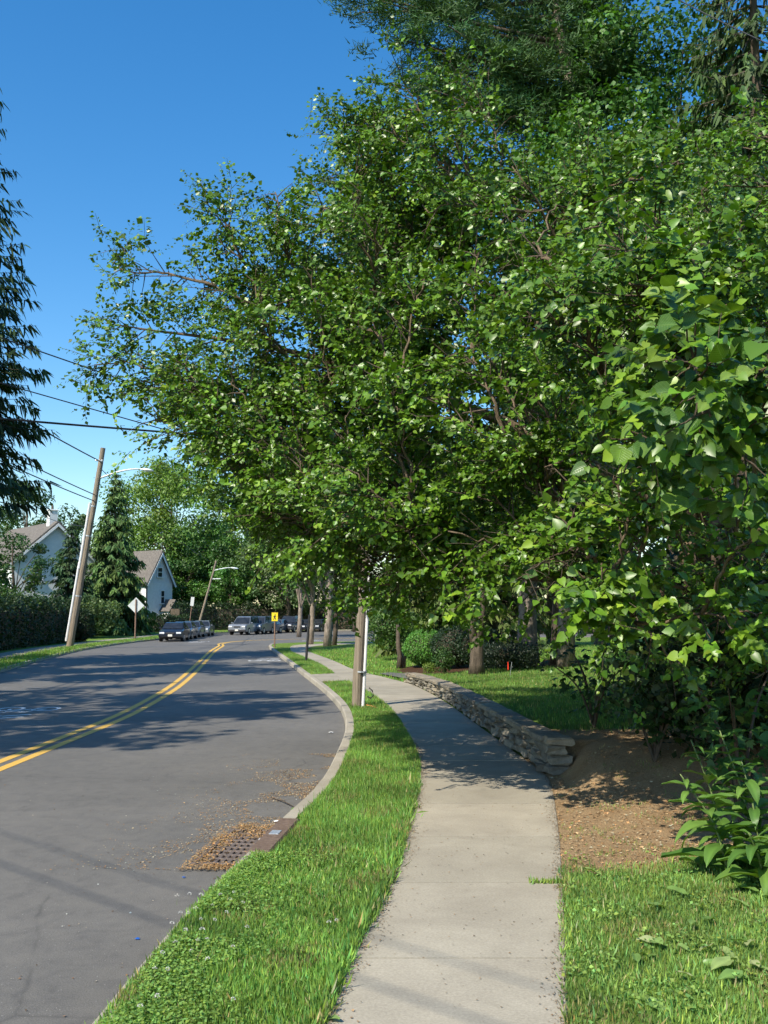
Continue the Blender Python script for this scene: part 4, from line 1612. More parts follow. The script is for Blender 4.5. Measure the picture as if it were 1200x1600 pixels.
def pine():
    b_ = G(824, 1037, .5)
    root = thing('white_pine', 'tall white pine with pale scaly trunk and tufted needles above the big tree', 'tree', tuple(b_), 0, 'conifers')
    d = b_[1]
    path = [A(824, 1042, d), A(826, 900, d), A(845, 600, d), A(868, 350, d), A(893, 200, d), A(884, 100, d), A(868, 0, d), A(864, -180, d)]
    pts = [q - b_ for q in path]
    MB().tube(catmull(pts, 3), np.interp(np.linspace(0, 1, 22), [0, .04, .1, .8, 1], [.44, .34, .29, .16, .10]), 12).build('trunk', M['pinebark'], root, smooth=True)
    ts = TubeSet()
    boughs = []
    for px, py, dd_ in ((540, -20, -1.5), (560, 20, .5), (620, 60, -1), (660, 110, 1), (640, 150, 0), (700, 40, -2), (700, 90, 2), (760, 20, 0), (765, 90, -1), (820, -20, 2), (930, 10, 0), (960, -20, 1),
                        (800, 150, 1), (600, -60, 1), (680, -80, -1), (760, -100, 0), (900, -100, 0), (720, 150, -1), (815, 60, 2), (650, 20, 2), (590, 0, -1), (900, 60, 2.5), (930, 120, 1.5), (960, 160, 2), (980, 60, 1), (1000, 110, 2), (900, 180, 0), (740, 180, 1), (680, 170, 2)):
        tip = A(px, py, d + dd_) - b_
        zs = tip[2] - rng.uniform(-.2, 1.8)
        base = np.array([np.interp(zs, [q[2] for q in pts], [q[0] for q in pts]), np.interp(zs, [q[2] for q in pts], [q[1] for q in pts]), zs])
        mid = (base + tip) / 2 + np.array([0, 0, -.1])
        ts.add(catmull([base, mid, tip], 4), np.linspace(.09, .02, 9), 6)
        boughs.append((base, mid, tip))
    ts.build('limbs', M['darkbark'], root)['kind'] = 'stuff'
    P = []
    for base, mid, tip in boughs:
        n = 30
        for t in rng.uniform(.25, 1.03, n):
            q = base * (1 - t) ** 2 + 2 * mid * t * (1 - t) + tip * t * t
            P.append(q + rng.normal(size=3) * np.array([.6, .6, .3]))
    P = np.array(P)
    per = 95
    n = len(P) * per
    ci = np.repeat(np.arange(len(P)), per)
    dd2 = rand_dirs(n)
    dd2[:, 2] = np.abs(dd2[:, 2]) * .7 + .1 * rng.normal(size=n)
    pos = P[ci] + rng.normal(size=(n, 3)) * np.array([.24, .24, .10])
    col = jit(len(P), (.055, .112, .034), .2)[ci] * np.exp(rng.normal(0, .2, n))[:, None]
    S = rng.uniform(.18, .36, n)
    V, F, C = scatter(np.array([[-.5, 0, 0], [.5, 0, 0], [0, 1, -.05]]), np.array([[0, 1, 2]]), pos, dd2, rng.normal(size=(n, 3)), S, col, sizex=S * .14)
    mesh_obj('crown', V, F, M['needle'], root, attrs={'col': C})


pine()


def trunk_tree(label, px, py, z, rad, h, crown_r, low, base, bark, lean=0):
    p = G(px, py, z)
    broad_tree(label, p[0], p[1], h, crown_r, base, 45, 120, .2, z0=p[2] - .02, trunk_r=rad, low=low, bark=bark, group='trees on the right lawn', lean=lean)


trunk_tree('slim grey trunked tree right of the pine, lit on its left', 884, 1041, .5, .26, 13, 3.0, .5, (.035, .07, .02), 'pinebark')
trunk_tree('dark trunked tree just left of the slim grey trunk', 870, 1037, .5, .2, 12, 2.5, .5, (.03, .06, .02), 'darkbark')
trunk_tree('small far lawn tree seen under the big tree', 938, 1007, .48, .3, 11, 3.4, .42, (.045, .09, .022), 'pinebark')
trunk_tree('far lawn tree with dark trunk at the right', 960, 1004, .48, .26, 11, 3.0, .45, (.04, .08, .02), 'darkbark')
trunk_tree('far lawn tree at the right edge', 1186, 1003, .48, .42, 14, 4.5, .4, (.045, .09, .022), 'pinebark')


# far wood beyond everything: one mass
def woodland():
    P, Rr = [], []
    for x in np.arange(-110, 150, 3.2):
        y0 = 150 + 12 * math.sin(x * .05) - (25 if x > 25 else 0)
        hh = 8.5 + 3.0 * math.sin(x * .23) + rng.uniform(-1, 2.5) + (3 if x > 0 else 0)
        for z in np.arange(1.0, hh, 1.9):
            P.append((x + rng.normal() * .9, y0 + rng.normal() * 2.5, z))
            Rr.append(rng.uniform(1.7, 2.6))
    V, F, C = clump_leaves(np.array(P), np.array(Rr), 55, .75, (.036, .07, .02), .2)
    o = mesh_obj('far_woodland', V, F, M['bgleaf'], attrs={'col': C})
    tag(o, 'far dark wood closing the view behind the street', 'woodland', kind='stuff')


woodland()


# ------------------------------------------------------------------ hedges and shrubs
def hedge(label, line, width, h, base, per_m=900, leaf=.13, name='hedge', z0=.11, group='hedges'):
    P = np.asarray(line, float)
    root = thing(name, label, 'hedge', (P[0][0], P[0][1], z0), 0, group)
    L = np.concatenate([[0], np.cumsum(np.linalg.norm(np.diff(P, axis=0), axis=1))])
    n = int(L[-1] * per_m)
    s = rng.uniform(0, L[-1], n)
    x, y = np.interp(s, L, P[:, 0]), np.interp(s, L, P[:, 1])
    d = norm(np.stack([np.interp(s + .2, L, P[:, 0]) - np.interp(s - .2, L, P[:, 0]), np.interp(s + .2, L, P[:, 1]) - np.interp(s - .2, L, P[:, 1])], 1))
    nr_ = np.stack([d[:, 1], -d[:, 0]], 1)
    th = rng.uniform(0, math.pi, n)
    # rounded box cross-section
    k = (np.abs(np.cos(th)) ** 6 + np.abs(np.sin(th)) ** 6) ** (-1 / 6)
    wob = 1 + .07 * np.sin(s * 2.1) + .05 * np.sin(s * 5.3 + 1)
    off = np.cos(th) * k * width / 2 * wob
    z = np.sin(th) * k * h * wob
    inner = rng.uniform(.82, 1.03, n)
    pos = np.stack([x + nr_[:, 0] * off * inner, y + nr_[:, 1] * off * inner, z * inner], 1)
    N = np.stack([nr_[:, 0] * np.cos(th), nr_[:, 1] * np.cos(th), np.sin(th)], 1) + rng.normal(size=(n, 3)) * .5
    col = jit(n, base, .25)
    V, F, C = scatter(DIA_V, DIA_F, pos - np.array([P[0][0], P[0][1], 0]), rng.normal(size=(n, 3)), N, leaf * rng.uniform(.6, 1.3, n), col)
    mesh_obj('foliage', V, F, M['bgleaf'], root, attrs={'col': C})
    # unseen solid core added to keep light from leaking through
    a, b = offset_line(resample(P, .8), width * .36), offset_line(resample(P, .8), -width * .36)
    Vc, Fc = [], []
    for q, r_ in zip(a, b):
        for (xx, yy), zz in ((q, 0), (q, h * .82), (r_, h * .82), (r_, 0)):
            Vc.append((xx - P[0][0], yy - P[0][1], zz))
    m_ = len(a)
    for i in range(m_ - 1):
        for j in range(3):
            Fc.append([i * 4 + j, i * 4 + 4 + j, i * 4 + 5 + j, i * 4 + 1 + j])
    Fc += [[0, 1, 2, 3], [m_ * 4 - 1, m_ * 4 - 2, m_ * 4 - 3, m_ * 4 - 4]]
    mesh_obj('hidden_core', Vc, Fc, M['darkbark'], root)
    return root


HL = offset_line(LKf, -4.6)
hsel = HL[(HL[:, 1] > 42) & (HL[:, 1] < 70)]
hedge('long dark clipped hedge behind the left footway', hsel, 1.9, 2.7, (.022, .048, .014), 900, .16)
hedge('shorter dark hedge in front of the narrow white house', [(pxx(206, 104), 104), (pxx(250, 105), 105), (pxx(296, 108), 108)], 1.6, 1.7, (.024, .05, .016), 600, .18)
hedge('dark hedge behind the parked cars at the bend', [(pxx(275, 114), 114), (pxx(330, 118), 118), (pxx(420, 121), 121), (pxx(520, 122), 122), (pxx(600, 122), 122)], 2.2, 3.0, (.020, .042, .014), 450, .22)
hedge('far boundary hedge across the right lawn', [(1, 96), (12, 100), (30, 104), (60, 110)], 2.2, 3.2, (.03, .06, .018), 240, .34, z0=.1)


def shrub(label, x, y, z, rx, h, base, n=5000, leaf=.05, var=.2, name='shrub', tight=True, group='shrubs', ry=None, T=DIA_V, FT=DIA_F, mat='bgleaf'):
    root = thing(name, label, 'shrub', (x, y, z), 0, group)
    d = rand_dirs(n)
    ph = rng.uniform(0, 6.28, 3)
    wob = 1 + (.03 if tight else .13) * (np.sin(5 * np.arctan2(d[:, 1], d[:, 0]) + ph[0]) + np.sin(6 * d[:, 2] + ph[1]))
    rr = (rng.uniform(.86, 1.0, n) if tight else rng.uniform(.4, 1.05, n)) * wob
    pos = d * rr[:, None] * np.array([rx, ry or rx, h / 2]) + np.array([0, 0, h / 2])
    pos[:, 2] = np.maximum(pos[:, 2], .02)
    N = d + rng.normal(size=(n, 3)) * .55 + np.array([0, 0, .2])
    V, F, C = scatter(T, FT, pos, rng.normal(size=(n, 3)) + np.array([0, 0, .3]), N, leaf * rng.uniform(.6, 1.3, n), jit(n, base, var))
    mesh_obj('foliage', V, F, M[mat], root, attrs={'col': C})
    nb = 12
    Vc, Fc = [], []
    lv = np.linspace(-.5 * math.pi, .5 * math.pi, 8)
    k = .8 if tight else .45
    for a in lv:
        for b in range(nb):
            t = 2 * math.pi * b / nb
            Vc.append((rx * k * math.cos(a) * math.cos(t), (ry or rx) * k * math.cos(a) * math.sin(t), h / 2 + h / 2 * k * math.sin(a)))
    for i in range(7):
        for b in range(nb):
            Fc.append([i * nb + b, i * nb + (b + 1) % nb, (i + 1) * nb + (b + 1) % nb, (i + 1) * nb + b])
    mesh_obj('hidden_core', Vc, Fc, M['darkbark'], root)  # solid dark core hidden inside the leaves
    ts = TubeSet()
    for b in range(4):
        t = rng.uniform(0, 6.28)
        ts.add([(.05 * math.cos(t), .05 * math.sin(t), -.05), (.12 * math.cos(t), .12 * math.sin(t), h * .4)], [.02, .015], 5)
    ts.build('stems', M['darkbark'], root)
    return root


q = G(665, 1039, .3)
shrub('round clipped bright green bush at the end of the stone wall', q[0], q[1], .26, .83, 1.28, (.10, .255, .04), 11000, .055, .18)
q = G(713, 1040, .42)
shrub('dark clipped bush behind the forked tree', q[0] + .1, q[1] + 1.0, .36, .9, 1.35, (.018, .042, .014), 8000, .06)
q = G(752, 1043, .45)
shrub('dark rounded bush right of the forked tree', q[0] + .1, q[1] + 1.2, .42, .8, 1.3, (.02, .045, .015), 7000, .06)
q = G(800, 1044, .5)
shrub('low dark spreading shrub behind the red flag', q[0], q[1] + .8, .46, 1.15, .85, (.016, .03, .014), 8000, .06, tight=False)
q = G(700, 1050, .3)
shrub('small leafy shrub in the mulch beside the clipped bush', q[0] - .1, q[1] + .4, .27, .36, .75, (.045, .10, .022), 1500, .06, tight=False)
q = G(671, 1052, .25)
shrub('tiny yellow green shrub in the mulch behind the wall', q[0], q[1], .24, .22, .36, (.13, .20, .03), 900, .04, tight=False)
q = G(620, 1036, .2)
shrub('loose light green shrub left of the clipped bush', q[0] - .25, q[1] + 1.6, .7, 1.15, 1.9, (.065, .13, .028), 6000, .10, tight=False)
st = thing('slim_stump', 'dark slim trunk standing at the edge of the mulch bed', 'trunk', (G(624, 1042, .22)[0], G(624, 1042, .22)[1], .2))
MB().tube([(0, 0, -.05), (.02, 0, .4), (-.04, 0, .8), (-.05, .3, 1.5)], [.12, .09, .085, .06], 9).build('trunk', M['darkbark'], st, smooth=True)
MB().tube([(.13, .15, -.05), (.17, .2, .3), (.16, .2, .7)], [.1, .075, .07], 9).build('trunk', M['pinebark'], st, smooth=True)
q = np.array([pxx(140, 80), 80.0])
shrub('pale green spreading shrub under the left spruces', q[0], q[1], .5, 2.6, 2.9, (.09, .14, .045), 6000, .2, tight=False, ry=1.6)
shrub('rounded dark bush right of the lamp pole', pxx(128, 70), 70, .1, 1.0, 2.3, (.02, .042, .014), 3500, .15)
shrub('light topped bush above the long hedge', pxx(20, 62), 62, 1.0, 1.6, 2.8, (.05, .10, .02), 3500, .16, tight=False)
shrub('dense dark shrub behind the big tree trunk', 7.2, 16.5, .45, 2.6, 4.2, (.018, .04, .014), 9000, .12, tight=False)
shrub('tall dark shrub added to fill the shade at the right', 7.0, 19.5, .45, 2.0, 3.2, (.018, .038, .014), 6000, .12, tight=False)  # put in so the gap behind does not show bright
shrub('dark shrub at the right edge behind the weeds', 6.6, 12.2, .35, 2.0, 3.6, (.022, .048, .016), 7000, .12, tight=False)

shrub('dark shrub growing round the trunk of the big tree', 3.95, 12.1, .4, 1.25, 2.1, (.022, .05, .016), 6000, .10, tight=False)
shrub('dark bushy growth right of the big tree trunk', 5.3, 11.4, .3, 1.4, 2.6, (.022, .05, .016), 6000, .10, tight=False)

# red marker flag
q = G(797, 1052, .52)
fl = thing('marker_flag', 'small red marker flag on a wire in the shaded lawn', 'flag', tuple(q))
MB().tube([(0, 0, -.05), (.05, 0, .30)], [.006, .006], 5).build('wire_stem', M['galv'], fl)
V, F = [], []
for i in range(5):
    for j in range(4):
        u_, v_ = i / 4, j / 3
        V.append((.045 - .0 + (u_ - .5) * .05 - .16 * u_ * .35, -.03 * math.sin(u_ * 3 + v_ * 2), .34 - v_ * .24 - u_ * .05 + .04 * u_ * v_))
for i in range(4):
    for j in range(3):
        a = i * 4 + j
        F.append([a, a + 1, a + 5, a + 4])
V = [(x * 3.4 - .11, y, z) for x, y, z in V]
Vb = [(x, y + .006, z) for x, y, z in V]
nF = len(V)
mesh_obj('flag_cloth', V + Vb, F + [[k + nF for k in f[::-1]] for f in F], M['flag'], fl)


# ------------------------------------------------------------------ the big mulberry
def mulberry():
    root_p = np.array([4.55, 13.6, .45])
    root = thing('mulberry_tree', 'huge spreading mulberry with glossy heart leaves arching over the footway', 'tree', tuple(root_p))
    trunk = [np.array([0, 0, -.2]), np.array([-.05, -.05, .5]), np.array([-.15, -.1, 1.2]), np.array([-.25, -.2, 2.0]), np.array([-.3, -.2, 2.8])]
    MB().tube(catmull(trunk, 4), np.interp(np.linspace(0, 1, 17), [0, .15, 1], [.46, .33, .27]), 14).build('trunk', M['bark'], root, smooth=True)
    tips = []                                   # (px, py, distance, fullness)
    tips += [(150, 590, 12.6, .55), (185, 400, 12.8, .5), (165, 505, 12.6, .55), (240, 650, 12.2, .7), (270, 560, 12.4, .9), (350, 320, 13.2, .9), (430, 300, 12.8, .9), (350, 720, 12.0, .8), (320, 450, 12.6, .8),
             (410, 800, 11.6, .9), (430, 680, 11.5, 1), (400, 420, 12.2, 1), (360, 590, 12, 1), (470, 590, 11.3, 1)]
    tips += [(535, 190, 13.2, .9), (560, 260, 12.3, 1), (640, 130, 13, 1), (720, 120, 12.6, 1), (790, 190, 12.2, 1), (870, 275, 12, .8), (970, 230, 12, 1), (1060, 240, 11.4, 1), (1160, 230, 11, 1), (610, 190, 12.4, 1),
             (700, 220, 11.5, 1), (800, 260, 11, 1), (920, 280, 10.6, 1), (1030, 270, 10.5, 1), (1130, 290, 10, 1), (1230, 260, 10, 1)]
    tips += [(480, 420, 11.4, 1), (580, 360, 11, 1), (660, 320, 10.6, 1), (560, 500, 10.6, 1), (650, 450, 10.2, 1), (740, 400, 10, 1), (620, 580, 10.1, 1), (720, 540, 9.8, 1), (540, 650, 10.6, 1), (640, 690, 10, 1),
             (500, 760, 10.8, 1), (590, 770, 10.4, 1), (760, 640, 9.4, 1), (850, 400, 9.7, 1), (830, 500, 9.3, 1), (900, 580, 8.9, 1), (940, 420, 9.1, 1), (1010, 360, 9.2, 1), (1050, 460, 8.6, 1), (1120, 380, 8.6, 1),
             (1190, 430, 8.2, 1), (850, 660, 9.2, 1), (740, 740, 9.6, 1), (690, 780, 9.9, 1), (820, 760, 9.3, 1)]
    tips += [(450, 840, 11.6, .8), (520, 850, 11.2, .9), (600, 855, 10.7, .9), (680, 860, 10.2, .9), (760, 850, 9.8, 1), (830, 850, 9.0, .9), (720, 900, 10.4, .6), (570, 900, 11.4, .5), (640, 910, 11, .5)]
    tips += [(1110, 650, 4.9, .3), (1160, 720, 5.2, .25), (1010, 800, 7.6, .3), (940, 880, 7.7, .28), (1020, 990, 8, .28), (900, 790, 8.1, .38), (1185, 580, 5.6, .35),
             (1000, 690, 6.6, .4), (1040, 560, 7.2, .6), (1180, 800, 6.6, .4), (960, 750, 7.4, .5), (1150, 640, 7.2, .5), (1180, 960, 7.2, .3), (845, 880, 8.2, .35)]
    # fill behind, for the body of the crown
    for _ in range(34):
        tips.append((rng.uniform(520, 1300), rng.uniform(280, 820), rng.uniform(12.0, 16.5), 1.0))
    for _ in range(22):
        tips.append((rng.uniform(370, 640), rng.uniform(400, 780), rng.uniform(11.5, 14.0), 1.0))
    for _ in range(22):
        tips.append((rng.uniform(360, 700), rng.uniform(420, 830), rng.uniform(13.5, 17.5), 1.0))
    for _ in range(12):
        tips.append((rng.uniform(1200, 1700), rng.uniform(150, 850), rng.uniform(8, 14), 1.0))
    tips += [(300, 640, 15, .9), (350, 700, 15.5, 1), (270, 590, 14.5, .8), (400, 780, 15, 1), (425, 815, 14.5, 1), (380, 720, 14, 1), (330, 650, 13.5, .9), (440, 835, 15.5, 1), (400, 650, 16.5, 1),
             (460, 760, 16.5, 1), (500, 830, 17, 1), (290, 550, 15.5, .8)]
    for _ in range(8):
        tips.append((rng.uniform(340, 580), rng.uniform(450, 800), rng.uniform(14.5, 18), 1.0))
    for _ in range(26):
        tips.append((rng.uniform(520, 1180), rng.uniform(230, 520), rng.uniform(12.5, 15.5), 1.0))
    tips += [(700, 760, 13, 1), (760, 800, 13.5, 1), (650, 780, 14, 1), (820, 780, 13, 1), (720, 700, 13, 1), (600, 800, 14.5, 1), (560, 760, 15, 1), (800, 700, 14, 1), (860, 820, 12.5, 1), (680, 840, 13.5, 1), (740, 850, 12.5, 1), (900, 780, 12, 1)]
    for _ in range(14):
        tips.append((rng.uniform(500, 780), rng.uniform(190, 420), rng.uniform(12.3, 15), 1.0))
    tips += [(670, 850, 11, .9), (640, 830, 11.2, 1), (700, 870, 10.8, .9), (620, 860, 11.5, .8), (740, 880, 10.4, .7), (790, 850, 9.6, .9), (820, 870, 9.3, .8)]
    tips += [(545, 915, 12.2, .5), (600, 925, 11.2, .5), (510, 860, 12.6, .8), (560, 880, 13, .7)]
    # left and lower lobes that throw the shade on the footway
    tips += [(410, 800, 11.2, 1), (330, 680, 11.6, .8), (390, 700, 11.4, 1), (420, 760, 10.8, 1), (390, 520, 11.8, 1), (310, 610, 11.9, .9), (470, 700, 10.8, 1), (500, 520, 11, 1), (430, 360, 12.4, 1), (500, 330, 12.2, 1),
             (450, 480, 11.6, 1), (350, 390, 12.8, .8), (240, 590, 12.4, .7), (620, 820, 9.4, .9), (560, 740, 9.7, 1), (700, 830, 9.1, .9), (540, 820, 10, .9), (480, 800, 10.6, 1),
             (610, 640, 9.6, 1), (690, 620, 9.4, 1), (780, 550, 9.3, 1), (780, 320, 10.6, 1), (680, 250, 11.6, 1), (880, 330, 10.2, 1), (980, 500, 8.8, 1), (1100, 520, 8.2, 1), (960, 640, 8.2, 1), (880, 720, 8.6, 1)]
    tips += [(900, 420, 7.2, 1), (1000, 450, 6.8, 1), (950, 350, 7.4, 1), (1080, 400, 6.8, 1), (870, 500, 7.5, 1), (1020, 330, 7.2, 1), (1150, 480, 6.7, 1), (930, 560, 7.3, .9), (1060, 580, 6.9, .8), (1160, 330, 7, 1),
             (1050, 1040, 8.8, .3), (960, 960, 9.4, .4), (1140, 880, 9.6, .6), (1020, 880, 10, .6), (1120, 990, 10.4, .5),
             (890, 830, 9.6, .7), (1050, 820, 9.8, .7), (1080, 800, 11.5, 1), (1150, 850, 12, 1), (1010, 860, 12.5, 1), (1180, 720, 9.4, .8), (1090, 690, 9, .8), (1180, 1060, 9.8, .5)]
    twigs = TubeSet()
    LP, LA, LN, LS, LY, LT = [], [], [], [], [], []
    UP = np.array([0, 0, 1.0])
    # foliage lies in uneven tiers with gaps between
    ph_ = rng.uniform(0, 6.28, 8)
    kk_ = np.stack([rng.normal(size=8) * 2.6, rng.normal(size=8) * 2.6, rng.choice([-1, 1], 8) * rng.uniform(4.5, 8.5, 8)], 1)

    def tiers(W_):
        return np.sin(W_ @ kk_.T + ph_).sum(1) / 2.0
    tipw = [(A(px, py, dist) - root_p, dist, ful) for px, py, dist, ful in tips]
    # a dozen main limbs first, the others branch from whatever is already there
    left = list(range(len(tipw)))
    mains = []
    pool = np.array([q[0] for q in tipw])
    cur = int(np.argmax(pool[:, 2]))
    while len(mains) < 13:
        mains.append(cur)
        dmin = np.min(np.linalg.norm(pool[:, None] - pool[mains][None], axis=2), axis=1)
        cur = int(np.argmax(dmin))
    rest = sorted([k for k in left if k not in mains], key=lambda k: np.linalg.norm(pool[k]))
    nodes, ndir = [], []
    for k in mains + rest:
        tip, dist, ful = tipw[k]
        near = bool(dist < 8.25 and ful < .5)
        if k in mains:
            st_ = trunk[2 + int(rng.integers(0, 3))].copy()
            d0 = UP
        else:
            nd = np.array(nodes)
            dd_ = np.linalg.norm(nd - tip, axis=1)
            cost = dd_ + .5 * np.maximum(0, 1.2 - dd_) * 4 + .35 * np.linalg.norm(nd, axis=1)
            bi = int(np.argmin(cost))
            st_ = nd[bi]
            d0 = ndir[bi]
        vec = tip - st_
        L = np.linalg.norm(vec)
        if k in mains:
            rise = max(.08, .24 - .02 * max(0, vec[2])) * L
            ctl = st_ + vec * .42 + UP * rise + rng.normal(size=3) * .25
        else:
            ctl = st_ + d0 * L * .35 + vec * .2 + UP * .1 * L + rng.normal(size=3) * .12
        u = np.linspace(0, 1, 15)[:, None]
        path = st_ * (1 - u) ** 2 + 2 * ctl * u * (1 - u) + tip * u * u
        path[2:-1] += np.cumsum(rng.normal(size=(12, 3)) * .024, axis=0)
        r_0 = (.075 if k in mains else .014) + .006 * L
        limb = MB()
        limb.tube(path, np.interp(np.linspace(0, 1, 15), [0, .4, 1], [r_0, r_0 * .55, .007]), 7)
        limb.build('limb', M['bark'], root, smooth=True)
        for q in range(4, 12):
            nodes.append(path[q])
            tg = path[q + 1] - path[q - 1]
            ndir.append(tg / np.linalg.norm(tg))
        seg = np.linalg.norm(np.diff(path, axis=0), axis=1)
        cum = np.concatenate([[0], np.cumsum(seg)])
        s = max(cum[-1] * (.10 if not near else .45), cum[-1] - 2.5)
        while s < cum[-1]:
            fr = 1 - min(1, (cum[-1] - s) / 2.5)
            q0 = np.array([np.interp(s, cum, path[:, k_]) for k_ in range(3)])
            tan = np.array([np.interp(min(s + .15, cum[-1]), cum, path[:, k_]) - np.interp(s - .15, cum, path[:, k_]) for k_ in range(3)])
            tan = tan / (np.linalg.norm(tan) + 1e-6)
            rv = rng.normal(size=3)
            rv -= tan * rv.dot(tan)
            rv /= np.linalg.norm(rv)
            dirn = tan * rng.uniform(.4, .9) + rv * rng.uniform(.5, .9) + UP * .12
            dirn /= np.linalg.norm(dirn)
            Ls = rng.uniform(.5, 1.2) * (1.1 - .62 * fr) * (.75 + .35 * ful) * (1 if not near else .62)
            v = np.linspace(0, 1, 6)[:, None]
            sp = q0 + dirn * Ls * v - UP * (.16 * Ls * v ** 2) + rng.normal(size=(6, 3)) * .018 * v
            if not near and q0[0] + root_p[0] > -1.9 and q0[1] + root_p[1] < 12.6 and tiers((sp[3] + root_p)[None])[0] < -.35 + .2 * rng.normal():
                s += .05
                continue
            twigs.add(sp[::2] if near is False else sp, np.linspace(.010, .003, 3 if near is False else 6), 3)
            nt_ = max(3, int(Ls / .10 * (.6 + .4 * ful)))
            for t in np.concatenate([rng.uniform(.12, 1, nt_), [1.0]]):
                b0_ = np.array([np.interp(t, v[:, 0], sp[:, k_]) for k_ in range(3)])
                rv2 = rng.normal(size=3)
                dt = dirn * .7 + rv2 * .55
                dt /= np.linalg.norm(dt)
                Lt = rng.uniform(.14, .40)
                nl = int(Lt / .031) + 2
                w_ = np.linspace(.12, 1, nl)
                tw = b0_ + dt * Lt * w_[:, None] - UP * (.10 * Lt * w_ ** 2)[:, None]
                if rng.uniform() < .35:
                    twigs.add(np.array([b0_, tw[nl // 2], tw[-1]]), [.004, .003, .002], 3)
                sd = np.where(np.arange(nl) % 2 == 0, 1, -1)
                side = np.cross(dt, UP)
                side /= np.linalg.norm(side) + 1e-6
                ax = dt[None] * .6 + side[None] * (sd * .7)[:, None] + rng.normal(size=(nl, 3)) * .28 - UP * rng.uniform(.05, .75, nl)[:, None]
                LP.append(tw + norm(ax) * .02)
                LA.append(ax)
                LN.append(UP[None] * .66 + rng.normal(size=(nl, 3)) * .44 + np.array([-.30, -.50, 0]))
                sz = rng.uniform(.038, .080, nl) * float(np.exp(rng.normal(0, .16))) * (1.35 if near else 1.0)
                sz[-1] *= .7
                LS.append(sz)
                young = (w_ > .7) & (rng.uniform() < (.40 if near else .16))
                LY.append(young.astype(float))
                LT.append(np.full(nl, math.exp(rng.normal(0, .20))))
            s += rng.uniform(.045, .088) / (.5 + .5 * ful)
    twigs.build('twigs', M['twig'], root)['kind'] = 'stuff'
    P, AX, N, S, YG, TW = map(np.concatenate, (LP, LA, LN, LS, LY, LT))
    tier = tiers(P + root_p)
    keepm = tier > -.42 + .25 * rng.normal(size=len(P))
    keepm |= (P[:, 1] + root_p[1] > 12.6) | (P[:, 1] + root_p[1] < 6.6) | (P[:, 0] + root_p[0] < -1.9)
    P, AX, N, S, YG, TW = P[keepm], AX[keepm], N[keepm], S[keepm], YG[keepm], TW[keepm]
    n = len(P)
    col = jit(n, (.082, .166, .011), .16) * TW[:, None]
    col = np.where(YG[:, None] > .5, jit(n, (.175, .285, .024), .14), col)
    # the three hundred leaves that show largest are single objects
    wx, wy, dep = project(P + root_p)
    inside = (wx > 15) & (wx < 1185) & (wy > 15) & (wy < 1560)
    score = np.where(inside, S / dep, 0)
    order = np.argsort(-score)[:300]
    mask = np.ones(n, bool)
    mask[order] = False
    parts = []
    for msk, T_, F_ in ((mask & (dep < 8.0), HEART_V, HEART_F), (mask & (dep >= 8.0) & (dep < 11.8), HEART5_V, HEART5_F), (mask & (dep >= 11.8), DIA_V * np.array([1.2, 1, 1]), DIA_F)):
        parts.append(scatter(T_, F_, P[msk], AX[msk], N[msk], S[msk], col[msk], sizex=S[msk] * rng.uniform(.85, 1.12, msk.sum())))
    V = np.concatenate([q[0] for q in parts])
    o1, o2 = len(parts[0][0]), len(parts[0][0]) + len(parts[1][0])
    F = np.concatenate([parts[0][1], parts[1][1] + o1, parts[2][1] + o2])
    fo = mesh_obj('foliage', V, F, M['leaf'], root, attrs={'col': np.concatenate([q[2] for q in parts])})
    fo['kind'] = 'stuff'
    # finer leaf mesh for the single ones, six tints shared among them
    fv, ff = [], []
    nu, nv = 9, 5
    prof = [(0, .02), (.06, .30), (.16, .42), (.3, .45), (.45, .41), (.6, .32), (.75, .2), (.88, .09), (1.0, .0)]
    tint = []
    for k, (yy, hw) in enumerate(prof):
        for j in range(nv):
            sx = (j / (nv - 1) * 2 - 1)
            back = -.09 * (abs(sx) ** 1.5) if k < 3 else 0
            fv.append((sx * hw, yy + back, .11 * abs(sx) ** 1.3 * hw / .45 - .10 * yy * yy + .012 * math.sin(9 * yy) * abs(sx)))
            tint.append(1.25 if j == 2 else 1.0)
    for k in range(nu - 1):
        for j in range(nv - 1):
            a = k * nv + j
            ff.append([a, a + 1, a + nv + 1, a + nv])
    fv, tint = np.array(fv), np.array(tint)
    meshes = []
    for c in ((.045, .11, .018), (.06, .13, .02), (.075, .15, .022), (.05, .12, .022), (.12, .21, .028), (.15, .235, .032)):
        o = mesh_obj('leaf', fv, np.array(ff), M['bigleaf'], None, attrs={'col': np.clip(np.array(c)[None] * tint[:, None], 0, 1)}, smooth=True)
        meshes.append(o.data)
        bpy.data.objects.remove(o)
    Rm = frames(AX[order], N[order])
    for k, i in enumerate(order):
        mi = (4 + int(rng.integers(0, 2))) if YG[i] > .5 else int(rng.integers(0, 4))
        o = bpy.data.objects.new('leaf', meshes[mi])
        COL.objects.link(o)
        o.parent = root
        m4 = Matrix(Rm[k].tolist()).to_4x4()
        m4.translation = Vector(P[i])
        o.matrix_local = m4 @ Matrix.Diagonal((S[i], S[i], S[i], 1))
    root['leaf_count'] = n
    return n


mulberry()


